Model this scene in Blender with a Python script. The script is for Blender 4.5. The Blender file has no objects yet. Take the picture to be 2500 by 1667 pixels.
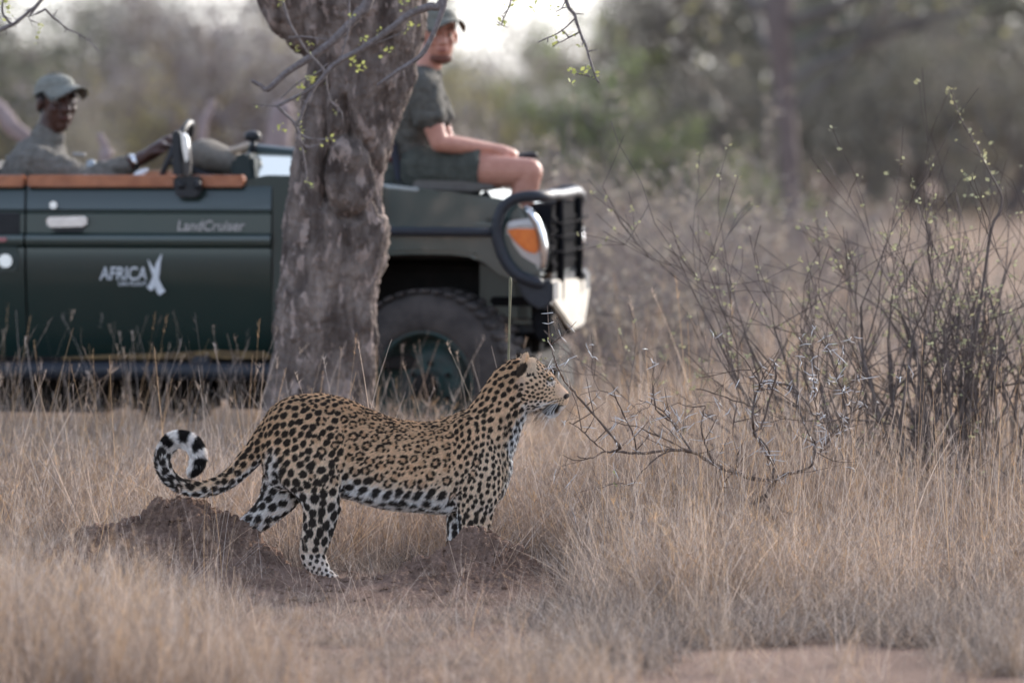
import bpy, bmesh, math, random
import numpy as np
from mathutils import Vector, Matrix, noise
from mathutils.kdtree import KDTree

# ------------------------------------------------------------------ camera, light, exposure
SC = bpy.context.scene
COL = SC.collection
RNG = np.random.default_rng(7)
random.seed(7)
FPX, HOR, CAMH = 14000.0, 265.0, 1.643          # focal length in photo pixels, horizon row, eye height
PITCH = math.atan((833.5 - HOR) / FPX)
cam = bpy.data.cameras.new('camera')
cam.sensor_width = 36.0
cam.lens = FPX / 2500.0 * 36.0
cam.clip_start, cam.clip_end = 0.5, 4000
cam.dof.use_dof = True
cam.dof.focus_distance = 19.95
cam.dof.aperture_fstop = 2.6
camo = bpy.data.objects.new('camera', cam)
COL.objects.link(camo)
camo.location = (0, 0, CAMH)
camo.rotation_euler = (math.pi / 2 - PITCH, 0, 0)
SC.camera = camo

SUN_EL, SUN_AZ = math.radians(24), math.radians(38)     # azimuth measured from +Y (into the picture) towards +X
w = bpy.data.worlds.new('World'); SC.world = w; w.use_nodes = True
nt = w.node_tree; nt.nodes.clear()
sky = nt.nodes.new('ShaderNodeTexSky'); sky.sky_type = 'NISHITA'; sky.sun_disc = False
sky.sun_elevation = SUN_EL; sky.sun_rotation = SUN_AZ
sky.air_density = 1.0; sky.dust_density = 2.0; sky.ozone_density = 1.5
hsv = nt.nodes.new('ShaderNodeHueSaturation'); hsv.inputs['Saturation'].default_value = 0.45
cool = nt.nodes.new('ShaderNodeMix'); cool.data_type = 'RGBA'; cool.blend_type = 'MULTIPLY'; cool.inputs[0].default_value = 1.0; cool.inputs[7].default_value = (0.91, 0.99, 1.13, 1)
bg = nt.nodes.new('ShaderNodeBackground'); bg.inputs['Strength'].default_value = 0.15
wo = nt.nodes.new('ShaderNodeOutputWorld')
nt.links.new(sky.outputs[0], hsv.inputs['Color']); nt.links.new(hsv.outputs[0], cool.inputs[6]); nt.links.new(cool.outputs[2], bg.inputs[0]); nt.links.new(bg.outputs[0], wo.inputs[0])
sl = bpy.data.lights.new('sun', 'SUN'); sl.energy = 1.8; sl.angle = math.radians(10); sl.color = (1.0, 0.86, 0.70)
so = bpy.data.objects.new('sun', sl); COL.objects.link(so)
sd = Vector((math.sin(SUN_AZ) * math.cos(SUN_EL), math.cos(SUN_AZ) * math.cos(SUN_EL), math.sin(SUN_EL)))
so.rotation_euler = (-sd).to_track_quat('-Z', 'Y').to_euler(); so.location = sd * 60
vs = SC.view_settings
SC.display_settings.display_device = 'sRGB'
vs.view_transform = 'Standard'; vs.look = 'None'; vs.gamma = 1; vs.use_curve_mapping = False
vs.exposure = 1.25
SC.cycles.use_denoising = True
SC.cycles.max_bounces = 6; SC.cycles.transparent_max_bounces = 8
SC.cycles.diffuse_bounces = 3; SC.cycles.glossy_bounces = 3; SC.cycles.transmission_bounces = 4
SC.cycles.sample_clamp_indirect = 4
SC.cycles.caustics_reflective = SC.cycles.caustics_refractive = False
SC.cycles_curves.shape = 'RIBBONS'

CP, SP = math.cos(PITCH), math.sin(PITCH)
def ray(px, py):
    x, y = (px - 1250) / FPX, -(py - 833.5) / FPX
    return Vector((x, CP + y * SP, -SP + y * CP))
def P(px, py, Y):
    d = ray(px, py)
    return Vector((0, 0, CAMH)) + d * (Y / d.y)

# ------------------------------------------------------------------ materials
def nodes(name):
    m = bpy.data.materials.new(name); m.use_nodes = True
    n = m.node_tree; b = n.nodes['Principled BSDF']
    return m, n, b
def pmat(name, c1, c2=None, scale=20, rough=0.7, bump=0.0, metal=0.0, bscale=None, spec=0.3, coat=0.0, mid=(0.35, 0.65), coord='Object'):
    m, n, b = nodes(name)
    b.inputs['Roughness'].default_value = rough; b.inputs['Metallic'].default_value = metal
    b.inputs['Specular IOR Level'].default_value = spec
    b.inputs['Coat Weight'].default_value = coat; b.inputs['Coat Roughness'].default_value = 0.08
    tc = n.nodes.new('ShaderNodeTexCoord')
    if c2 is None: c2 = tuple(v * 0.8 for v in c1)
    t = n.nodes.new('ShaderNodeTexNoise'); t.inputs['Scale'].default_value = scale; t.inputs['Detail'].default_value = 6
    n.links.new(tc.outputs[coord], t.inputs['Vector'])
    r = n.nodes.new('ShaderNodeValToRGB')
    r.color_ramp.elements[0].position, r.color_ramp.elements[1].position = mid
    r.color_ramp.elements[0].color = (*c2, 1); r.color_ramp.elements[1].color = (*c1, 1)
    n.links.new(t.outputs['Fac'], r.inputs[0]); n.links.new(r.outputs[0], b.inputs['Base Color'])
    if bump:
        t2 = n.nodes.new('ShaderNodeTexNoise'); t2.inputs['Scale'].default_value = bscale or scale * 2; t2.inputs['Detail'].default_value = 8
        n.links.new(tc.outputs[coord], t2.inputs['Vector'])
        bp = n.nodes.new('ShaderNodeBump'); bp.inputs['Strength'].default_value = bump; bp.inputs['Distance'].default_value = 0.02
        n.links.new(t2.outputs['Fac'], bp.inputs['Height']); n.links.new(bp.outputs[0], b.inputs['Normal'])
    return m
def attr_mat(name, rough=0.7, vary=0.0, transl=0.0, spec=0.2, sat=1.0):
    """colour from the 'Col' attribute, varied from one tuft to the next"""
    m, n, b = nodes(name)
    b.inputs['Roughness'].default_value = rough; b.inputs['Specular IOR Level'].default_value = spec
    a = n.nodes.new('ShaderNodeAttribute'); a.attribute_name = 'Col'
    src = a.outputs['Color']
    if vary:
        oi = n.nodes.new('ShaderNodeObjectInfo'); h = n.nodes.new('ShaderNodeHueSaturation')
        mr = n.nodes.new('ShaderNodeMapRange'); mr.inputs['To Min'].default_value = 1 - vary; mr.inputs['To Max'].default_value = 1 + vary
        n.links.new(oi.outputs['Random'], mr.inputs['Value']); n.links.new(mr.outputs[0], h.inputs['Value'])
        n.links.new(src, h.inputs['Color']); h.inputs['Saturation'].default_value = sat
        src = h.outputs[0]
    n.links.new(src, b.inputs['Base Color'])
    if transl:
        tr = n.nodes.new('ShaderNodeBsdfTranslucent'); mx = n.nodes.new('ShaderNodeMixShader'); mx.inputs[0].default_value = transl
        n.links.new(src, tr.inputs['Color'])
        o = n.nodes['Material Output']
        n.links.new(b.outputs[0], mx.inputs[1]); n.links.new(tr.outputs[0], mx.inputs[2]); n.links.new(mx.outputs[0], o.inputs['Surface'])
    return m

# ------------------------------------------------------------------ mesh helpers
class Buf:
    def __init__(s): s.v, s.f, s.c, s.n = [], [], [], 0
    def add(s, v, f, col=None):
        v = np.asarray(v, float).reshape(-1, 3); s.v.append(v)
        o = s.n; s.f.extend([tuple(i + o for i in q) for q in f]); s.n += len(v)
        if col is None: col = (0.5, 0.5, 0.5)
        c = np.asarray(col, float)
        s.c.append(np.tile(c, (len(v), 1)) if c.ndim == 1 else c)
        return s
    def mesh(s, name, col=False, smooth=True):
        me = bpy.data.meshes.new(name)
        V = np.concatenate(s.v) if s.v else np.zeros((0, 3))
        me.from_pydata(V.tolist(), [], s.f); me.update()
        if col:
            a = me.color_attributes.new('Col', 'FLOAT_COLOR', 'POINT')
            C = np.concatenate(s.c); a.data.foreach_set('color', np.concatenate([C, np.ones((len(C), 1))], 1).astype(np.float32).ravel())
        if smooth: me.polygons.foreach_set('use_smooth', [True] * len(me.polygons))
        return me
def link(name, me, mat=None, parent=None, loc=None, kind=None, label=None):
    o = bpy.data.objects.new(name, me); COL.objects.link(o)
    if mat is not None:
        for m_ in (mat if isinstance(mat, list) else [mat]): me.materials.append(m_)
    if parent is not None:
        o.parent = parent
        if parent.matrix_world != Matrix.Identity(4) or True:
            o.matrix_parent_inverse = Matrix.Translation(-Vector(parent.location)) if parent.parent is None and parent.rotation_euler.z == 0 else Matrix.Identity(4)
    if loc is not None: o.location = loc
    if kind: o['kind'] = kind
    if label: o['label'] = label
    return o
def thing(name, label, cat, loc=(0, 0, 0), group=None):
    o = bpy.data.objects.new(name, None); COL.objects.link(o); o.empty_display_size = 0.1
    o.location = loc; o['label'] = label; o['category'] = cat
    if group: o['group'] = group
    return o
def tag(o, label, cat=None, group=None, kind=None):
    if label: o['label'] = label
    if cat: o['category'] = cat
    if group: o['group'] = group
    if kind: o['kind'] = kind
    return o

def tube(pts, rad, n=6, caps=True, ratio=1.0, side=(0, 1, 0)):
    """tube along pts; with ratio != 1 the section is an ellipse, `side` its second axis"""
    pts = [Vector(p) for p in pts]; k = len(pts)
    V, F = [], []
    prev = None
    for i, p in enumerate(pts):
        d = (pts[min(i + 1, k - 1)] - pts[max(i - 1, 0)])
        if d.length < 1e-9: d = Vector((0, 0, 1))
        d.normalize()
        s = Vector(side) if prev is None else prev
        s = s - d * s.dot(d)
        if s.length < 1e-4: s = d.orthogonal()
        s.normalize(); prev = s
        u = d.cross(s)
        r = rad[i] if hasattr(rad, '__len__') else rad
        q = ratio[i] if hasattr(ratio, '__len__') else ratio
        for j in range(n):
            t = 2 * math.pi * j / n
            V.append(p + u * (math.cos(t) * r) + s * (math.sin(t) * r * q))
    for i in range(k - 1):
        for j in range(n):
            a, b = i * n + j, i * n + (j + 1) % n
            F.append((a, b, b + n, a + n))
    if caps:
        F.append(tuple(range(n))[::-1]); F.append(tuple(range((k - 1) * n, k * n)))
    return V, F
def ctube(pts, rad, n=14, ratio=1.0, side=(0, 1, 0), sub=3):
    """tube with rounded ends, radii and path smoothly interpolated (closed, good for fusing)"""
    pts = [Vector(p) for p in pts]; rad = list(rad) if hasattr(rad, '__len__') else [rad] * len(pts)
    rat = list(ratio) if hasattr(ratio, '__len__') else [ratio] * len(pts)
    Q, R, T = [], [], []
    for i in range(len(pts) - 1):
        p0, p1, p2, p3 = pts[max(i - 1, 0)], pts[i], pts[i + 1], pts[min(i + 2, len(pts) - 1)]
        r0, r1, r2, r3 = rad[max(i - 1, 0)], rad[i], rad[i + 1], rad[min(i + 2, len(pts) - 1)]
        for s_ in range(sub):
            t = s_ / sub
            h = lambda a, b, c, d: 0.5 * ((2 * b) + (c - a) * t + (2 * a - 5 * b + 4 * c - d) * t * t + (3 * b - a - 3 * c + d) * t ** 3)
            Q.append(h(p0, p1, p2, p3)); R.append(max(h(r0, r1, r2, r3), 1e-4)); T.append(rat[i] * (1 - t) + rat[i + 1] * t)
    Q.append(pts[-1]); R.append(rad[-1]); T.append(rat[-1])
    d0 = (Q[0] - Q[1]).normalized(); d1 = (Q[-1] - Q[-2]).normalized()
    pre, post = [], []
    for a in (85, 62, 38, 18):
        a = math.radians(a); pre.append((Q[0] + d0 * R[0] * math.sin(a), R[0] * math.cos(a), T[0]))
        post.insert(0, (Q[-1] + d1 * R[-1] * math.sin(a), R[-1] * math.cos(a), T[-1]))
    allp = pre + list(zip(Q, R, T)) + post
    return tube([a[0] for a in allp], [a[1] for a in allp], n, True, [a[2] for a in allp], side)
def ball(c, r, n=12, rot=None):
    """ellipsoid; r scalar or 3 radii; rot: 3x3 matrix"""
    r = np.array([r] * 3 if np.isscalar(r) else r, float); V, F = [], []
    m = max(4, n // 2)
    for i in range(1, m):
        a = math.pi * i / m
        for j in range(n):
            t = 2 * math.pi * j / n; V.append((math.sin(a) * math.cos(t), math.sin(a) * math.sin(t), math.cos(a)))
    V.append((0, 0, 1)); V.append((0, 0, -1)); V = np.array(V) * r
    if rot is not None: V = V @ np.array(rot).T
    V = V + np.array(c)
    for i in range(m - 2):
        for j in range(n):
            a, b = i * n + j, i * n + (j + 1) % n; F.append((a, a + n, b + n, b))
    t, q = (m - 1) * n, (m - 1) * n + 1
    for j in range(n):
        F.append((t, j, (j + 1) % n)); F.append((q, (m - 2) * n + (j + 1) % n, (m - 2) * n + j))
    return V, F
def fuse(buf, voxel, smooth=4, name='mesh', fac=0.5):
    me = buf.mesh('tmp'); o = bpy.data.objects.new('tmp', me); COL.objects.link(o)
    r = o.modifiers.new('r', 'REMESH'); r.mode = 'VOXEL'; r.voxel_size = voxel
    if smooth:
        s_ = o.modifiers.new('s', 'SMOOTH'); s_.factor = fac; s_.iterations = smooth
    dg = bpy.context.evaluated_depsgraph_get(); dg.update()
    out = bpy.data.meshes.new_from_object(o.evaluated_get(dg)); out.name = name
    bpy.data.objects.remove(o); bpy.data.meshes.remove(me)
    out.polygons.foreach_set('use_smooth', [True] * len(out.polygons))
    return out
def get_v(me):
    a = np.empty(len(me.vertices) * 3, np.float32); me.vertices.foreach_get('co', a); return a.reshape(-1, 3)
def get_n(me):
    a = np.empty(len(me.vertices) * 3, np.float32); me.vertices.foreach_get('normal', a); return a.reshape(-1, 3)
def set_v(me, v): me.vertices.foreach_set('co', v.astype(np.float32).ravel()); me.update()
def set_col(me, C):
    a = me.color_attributes.new('Col', 'FLOAT_COLOR', 'POINT')
    a.data.foreach_set('color', np.concatenate([C, np.ones((len(C), 1))], 1).astype(np.float32).ravel())
def sm(a, b, x):
    t = np.clip((x - a) / (b - a), 0, 1); return t * t * (3 - 2 * t)
def vnoise(p, s=1.0, seed=0):
    """cheap smooth noise from rotated sines, -1..1"""
    r = np.random.default_rng(seed + 99); o = np.zeros(len(p)); p = np.asarray(p) * s
    for k in range(6):
        d = r.normal(size=3); d /= np.linalg.norm(d); f = 1.0 * (1.45 ** (k % 4)) * r.uniform(.8, 1.3)
        d2 = r.normal(size=3)
        o += np.sin(p @ d * f * 2.1 + 1.7 * np.sin(p @ d2 * f * .9 + k) + r.uniform(0, 6))
    return o / 6 * 1.6
# ------------------------------------------------------------------ ground, mounds, grass
def pxw(px, Y): return (px - 1250) * Y / FPX
def mound_h(x, y):
    """height of the dug-up termite soil above the ground"""
    x = np.asarray(x, float); y = np.asarray(y, float)
    def g(cx, cy, rx, ry, h, pw=1.0): return h * np.exp(-(np.abs((x - cx) / rx) ** 2 + np.abs((y - cy) / ry) ** 2) ** pw)
    z = g(-1.19, 20.08, .18, .24, .098, 1.6) + g(-1.12, 20.0, .14, .24, .055, 1.7) + g(-1.33, 19.95, .22, .28, .085, 1.6) + g(-1.52, 19.98, .17, .26, .060, 1.7)
    z += g(-1.01, 20.0, .13, .25, .075, 1.6) + g(-.90, 19.95, .13, .25, .075, 1.3) + g(-1.2, 19.9, .6, .45, .07, 1.2)
    z += g(-.13, 19.64, .085, .11, .060, 1.4) + g(-.15, 19.60, .25, .18, .068, 1.4) + g(-.03, 19.60, .17, .14, .045, 1.3)
    z += g(-.44, 19.36, .62, .40, .036, 1.6) + g(-.10, 19.38, .33, .36, .06, 1.5)
    z += g(-1.15, 19.55, .50, .40, .05, 1.4)
    z = z * (1 - .95 * np.exp(-(((x + .64) / .13) ** 2 + ((y - 19.93) / .16) ** 2) ** 2))      # trodden flat under the hind paw
    p = np.stack([x * 1.0, y * 1.0, z * 0], -1).reshape(-1, 3)
    n1 = vnoise(p, 9, 1).reshape(x.shape); n2 = vnoise(p, 26, 2).reshape(x.shape); n3 = vnoise(p, 70, 3).reshape(x.shape)
    n4 = vnoise(p, 160, 4).reshape(x.shape)
    k = sm(.02, .10, z)
    return z + k * (n1 * .010 + n2 * .009 + n3 * .006 + n4 * .003)
def ground_h(x, y):
    x = np.asarray(x, float); y = np.asarray(y, float)
    p = np.stack([x, y, 0 * x], -1).reshape(-1, 3)
    near = np.exp(-((y - 20) / 25) ** 2)
    return (vnoise(p, .55, 5) * .018 + vnoise(p, 3.0, 6) * .006).reshape(x.shape) * (0.4 + .6 * near) - 0.012

soil_c = [(0.215, 0.135, 0.105), (0.13, 0.082, 0.066)]
def soil_mat():
    m, n, b = nodes('reddish_soil')
    b.inputs['Roughness'].default_value = 0.95; b.inputs['Specular IOR Level'].default_value = 0.1
    tc = n.nodes.new('ShaderNodeTexCoord')
    def nz(s, d=8):
        t = n.nodes.new('ShaderNodeTexNoise'); t.inputs['Scale'].default_value = s; t.inputs['Detail'].default_value = d
        n.links.new(tc.outputs['Object'], t.inputs['Vector']); return t
    a, c = nz(7), nz(90)
    r = n.nodes.new('ShaderNodeValToRGB'); r.color_ramp.elements[0].position = .35; r.color_ramp.elements[1].position = .68
    r.color_ramp.elements[0].color = (0.125, 0.080, 0.060, 1); r.color_ramp.elements[1].color = (0.29, 0.190, 0.145, 1)
    mx = n.nodes.new('ShaderNodeMix'); mx.data_type = 'FLOAT'; mx.inputs[0].default_value = .45
    n.links.new(a.outputs['Fac'], mx.inputs[2]); n.links.new(c.outputs['Fac'], mx.inputs[3])
    n.links.new(mx.outputs[0], r.inputs[0]); n.links.new(r.outputs[0], b.inputs['Base Color'])
    bp = n.nodes.new('ShaderNodeBump'); bp.inputs['Strength'].default_value = .9; bp.inputs['Distance'].default_value = .012
    d = nz(120, 10); n.links.new(d.outputs['Fac'], bp.inputs['Height']); n.links.new(bp.outputs[0], b.inputs['Normal'])
    return m
SOIL = soil_mat()
def ground_mat():
    m, n, b = nodes('savanna_ground')
    b.inputs['Roughness'].default_value = 0.95; b.inputs['Specular IOR Level'].default_value = 0.1
    tc = n.nodes.new('ShaderNodeTexCoord')
    def nz(s, d=8):
        t = n.nodes.new('ShaderNodeTexNoise'); t.inputs['Scale'].default_value = s; t.inputs['Detail'].default_value = d
        n.links.new(tc.outputs['Object'], t.inputs['Vector']); return t
    a, c = nz(.8), nz(40)
    r = n.nodes.new('ShaderNodeValToRGB'); r.color_ramp.elements[0].position = .3; r.color_ramp.elements[1].position = .7
    r.color_ramp.elements[0].color = (0.15, 0.095, 0.075, 1); r.color_ramp.elements[1].color = (0.30, 0.205, 0.155, 1)
    mx = n.nodes.new('ShaderNodeMix'); mx.data_type = 'FLOAT'; mx.inputs[0].default_value = .5
    n.links.new(a.outputs['Fac'], mx.inputs[2]); n.links.new(c.outputs['Fac'], mx.inputs[3])
    n.links.new(mx.outputs[0], r.inputs[0]); n.links.new(r.outputs[0], b.inputs['Base Color'])
    bp = n.nodes.new('ShaderNodeBump'); bp.inputs['Strength'].default_value = .8; bp.inputs['Distance'].default_value = .015
    d = nz(80, 10); n.links.new(d.outputs['Fac'], bp.inputs['Height']); n.links.new(bp.outputs[0], b.inputs['Normal'])
    return m
def grid_mesh(xs, ys, hf, name):
    X, Y = np.meshgrid(xs, ys); Z = hf(X, Y)
    V = np.stack([X, Y, Z], -1).reshape(-1, 3); nx, ny = len(xs), len(ys)
    i = np.arange((ny - 1) * (nx - 1)); r, c = i // (nx - 1), i % (nx - 1); a = r * nx + c
    F = np.stack([a, a + 1, a + nx + 1, a + nx], 1)
    me = bpy.data.meshes.new(name); me.from_pydata(V.tolist(), [], F.tolist()); me.update()
    me.polygons.foreach_set('use_smooth', [True] * len(me.polygons)); return me
xs = np.concatenate([[-1500, -400, -120, -50, -20, -10], np.linspace(-6, 6, 121), [10, 20, 50, 120, 400, 1500]])
ys = np.concatenate([[-300, -60, -10, 0, 6], np.linspace(10, 32, 180), np.linspace(34, 100, 40), [150, 300, 800, 3000]])
g = link('ground', grid_mesh(xs, ys, ground_h, 'ground'), ground_mat()); g['kind'] = 'structure'

def mound(name, label, x0, x1, y0, y1, nx, ny):
    hf = lambda X, Y: mound_h(X, Y) - .025
    me = grid_mesh(np.linspace(x0, x1, nx), np.linspace(y0, y1, ny), hf, name)
    v = get_v(me); nn = get_n(me)
    k = sm(.03, .09, v[:, 2])
    v = v + nn * (k * (np.clip(vnoise(v, 33, 8), -.2, 1) * .017 + vnoise(v, 75, 19) * .005 + vnoise(v, 150, 9) * .003))[:, None]
    # clip the rim well under the ground
    set_v(me, v)
    return tag(link(name, me, SOIL), label, 'mound', 'mounds of dug-up termite soil')
mound('soil_mound', 'tall lumpy reddish soil mound under the curled tail of the leopard', -2.15, -.62, 18.45, 20.7, 330, 440)
mound('soil_mound', 'low pointed reddish soil mound hiding the front paws of the leopard', -.619, .62, 18.45, 20.25, 260, 350)

# clods of earth lying on and round the mounds
def clod_mesh(seed):
    b = Buf(); V, F = ball((0, 0, 0), 1.0, 8); V = V * (1 + .28 * vnoise(V, 1.7, seed)[:, None]); b.add(V, F); return b.mesh('clod', smooth=False)
clods = [clod_mesh(k) for k in range(4)]
for c_ in clods: c_.materials.append(SOIL)
clod_b = Buf()
for k in range(420):
    x, y = RNG.uniform(-1.9, .4), RNG.uniform(19.0, 20.2)
    h = float(mound_h(np.array([x]), np.array([y]))[0])
    if h < .02 and RNG.random() < .75: continue
    s_ = RNG.uniform(.003, .011) * (1.5 if RNG.random() < .08 else 1)
    V, F = ball((0, 0, 0), 1.0, 6); V = V * (1 + .3 * vnoise(V, 1.7, k % 7)[:, None]) * s_ * np.array([1.2, 1, .8])
    clod_b.add(V + np.array([x, y, max(h - .025, float(ground_h(np.array([x]), np.array([y]))[0])) + s_ * .4]), F)
tag(link('soil_crumbs', clod_b.mesh('soil_crumbs', smooth=False), SOIL), 'small reddish earth crumbs strewn over the soil mounds', 'soil', kind='stuff')

# ---- grass
PROTO = bpy.data.collections.new('prototypes')           # never linked to the scene
def blade(b, base, az, lean, L, w0, droop, col, seg=5, face=None, tip=None):
    """a ribbon of grass with a tapering, drooping shape"""
    d = np.array([math.cos(az), math.sin(az), 0.0]); pts = []; p = np.array(base, float); a = lean
    st = L / seg
    kink = RNG.normal(0, .2)
    for i in range(seg + 1):
        pts.append(p.copy()); dirv = d * math.sin(a) + np.array([0, 0, 1.0]) * math.cos(a)
        side2 = np.array([-d[1], d[0], 0]) * math.sin(kink * i * .5)
        p = p + (dirv + side2 * .5) * st; a += droop / seg
    fa = RNG.uniform(0, math.pi) if face is None else face
    s = np.array([math.cos(fa), math.sin(fa), 0]) * w0 * .5
    V, F = [], []
    for i, q in enumerate(pts):
        k = max(1 - i / seg, .12) ** .6
        V += [q - s * k, q + s * k]
        if i: F.append((2 * i - 2, 2 * i - 1, 2 * i + 1, 2 * i))
    c = np.array(col) if tip is None else np.array([np.array(col) * (1 - i / seg) + np.array(tip) * i / seg for i in range(seg + 1) for _ in (0, 1)])
    b.add(V, F, c); return pts
PAL = np.array([(0.46, 0.345, 0.255), (0.39, 0.30, 0.235), (0.55, 0.435, 0.34), (0.24, 0.185, 0.15), (0.49, 0.425, 0.375), (0.20, 0.165, 0.145), (0.42, 0.36, 0.32), (0.50, 0.34, 0.20)])
GREY = np.array([(0.40, 0.315, 0.25), (0.31, 0.245, 0.20), (0.47, 0.375, 0.30), (0.22, 0.175, 0.15), (0.55, 0.46, 0.385)])
def add_proto(col, name, b, mat):
    me = b.mesh(name, col=True); me.materials.append(mat); o = bpy.data.objects.new(name, me); col.objects.link(o)
PAL = PAL * np.array([1.12, 1.09, 1.065])
GM = attr_mat('dry_grass_blades', .6, .22, .30)
BLACK_GM = attr_mat('grey_grass_litter', .7, .2, .15)
def seedhead(b, pts, col, n=10, spread=.012):
    q = pts[-1]; d = pts[-1] - pts[-3]; d = d / (np.linalg.norm(d) + 1e-9)
    for k in range(n):
        t = RNG.uniform(-.06, .01); az = RNG.uniform(0, 6.28)
        blade(b, q + d * t, az, RNG.uniform(.2, .9), RNG.uniform(.008, .03), .0022, .3, col, 2)
def make_protos(kind, n):
    c = bpy.data.collections.new('p_' + kind)
    for k in range(n):
        b = Buf()
        if kind == 'tuft':
            for i in range(34):
                r = abs(RNG.normal(0, .045)); az = RNG.uniform(0, 6.28)
                L = RNG.uniform(.14, .44) * (1.35 if i % 8 == 0 else 1)
                blade(b, (r * math.cos(az), r * math.sin(az), -.01), az + RNG.normal(0, .7), abs(RNG.normal(.28, .32)), L, RNG.uniform(.0022, .0052) * (1.5 if i % 7 == 0 else 1), RNG.normal(.4, .85), PAL[RNG.integers(8)] * RNG.uniform(.40, 1.05), 5, tip=PAL[RNG.integers(8)] * RNG.uniform(.8, 1.6))
        elif kind == 'wisp':       # fine branching seed stems, like a cloud
            for i in range(14):
                az = RNG.uniform(0, 6.28); L = RNG.uniform(.25, .52)
                col = PAL[RNG.integers(8)] * RNG.uniform(.75, 1.1)
                pts = blade(b, (RNG.normal(0, .03), RNG.normal(0, .03), 0), az, abs(RNG.normal(.15, .16)), L, .0030, RNG.normal(.3, .35), col, 6)
                for q in pts[2:]:
                    for _ in range(4):
                        blade(b, q, RNG.uniform(0, 6.28), RNG.uniform(.3, 1.1), RNG.uniform(.02, .08), .0019, RNG.normal(0, .5), col * RNG.uniform(.95, 1.15), 3)
            for i in range(26):
                az = RNG.uniform(0, 6.28)
                blade(b, (RNG.normal(0, .04), RNG.normal(0, .04), -.01), az, abs(RNG.normal(.3, .25)), RNG.uniform(.08, .28), RNG.uniform(.0018, .0034), RNG.normal(.7, .7), PAL[RNG.integers(8)] * RNG.uniform(.7, 1.0), 4)
        elif kind == 'litter':     # grey curled trampled stuff
            for i in range(70):
                az = RNG.uniform(0, 6.28)
                blade(b, (RNG.normal(0, .06), RNG.normal(0, .06), RNG.uniform(0, .015)), az, RNG.uniform(.3, 1.5), RNG.uniform(.05, .19), RNG.uniform(.0020, .0042), RNG.normal(.8, 1.0), GREY[RNG.integers(5)] * RNG.uniform(.45, 1.35), 4)
        elif kind == 'stalk':      # a few tall straws with seed heads or a snapped top
            for i in range(5):
                az = RNG.uniform(0, 6.28); L = RNG.uniform(.45, .85)
                col = PAL[RNG.integers(8)] * RNG.uniform(.85, 1.2)
                pts = blade(b, (RNG.normal(0, .05), RNG.normal(0, .05), 0), az, abs(RNG.normal(.14, .12)), L, RNG.uniform(.003, .0052), RNG.normal(.15, .25), col, 6)
                if RNG.random() < .5: seedhead(b, pts, col, 9)
                if RNG.random() < .5: blade(b, pts[4], az + 1.5, RNG.uniform(.8, 1.6), RNG.uniform(.1, .25), .003, .5, col, 3)
        elif kind == 'straw':      # long straws leaning every way, some snapped
            for i in range(7):
                az = RNG.uniform(0, 6.28); L = RNG.uniform(.22, .62); col = PAL[RNG.integers(8)] * RNG.uniform(.9, 1.5)
                pts = blade(b, (RNG.normal(0, .06), RNG.normal(0, .06), 0), az, RNG.uniform(.15, 1.25), L, RNG.uniform(.0026, .0046), RNG.normal(0, .25), col, 5)
                if RNG.random() < .5: blade(b, pts[4], az + RNG.normal(0, 1), RNG.uniform(1.2, 2.4), RNG.uniform(.08, .2), .0028, .2, col, 3)
                if RNG.random() < .4: seedhead(b, pts, col, 7)
        elif kind == 'broad':      # broad pale dead leaves, bent over
            for i in range(16):
                az = RNG.uniform(0, 6.28)
                blade(b, (RNG.normal(0, .03), RNG.normal(0, .03), 0), az, abs(RNG.normal(.2, .2)), RNG.uniform(.25, .6), RNG.uniform(.005, .009), RNG.normal(.7, .8), GREY[RNG.integers(5)] * RNG.uniform(.85, 1.25), 7)
        add_proto(c, f'{kind}_{k}', b, BLACK_GM if kind == 'litter' else GM)
    return c
PC = {k: make_protos(k, n) for k, n in (('tuft', 6), ('wisp', 6), ('litter', 5), ('stalk', 8), ('straw', 8), ('broad', 4))}
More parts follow.
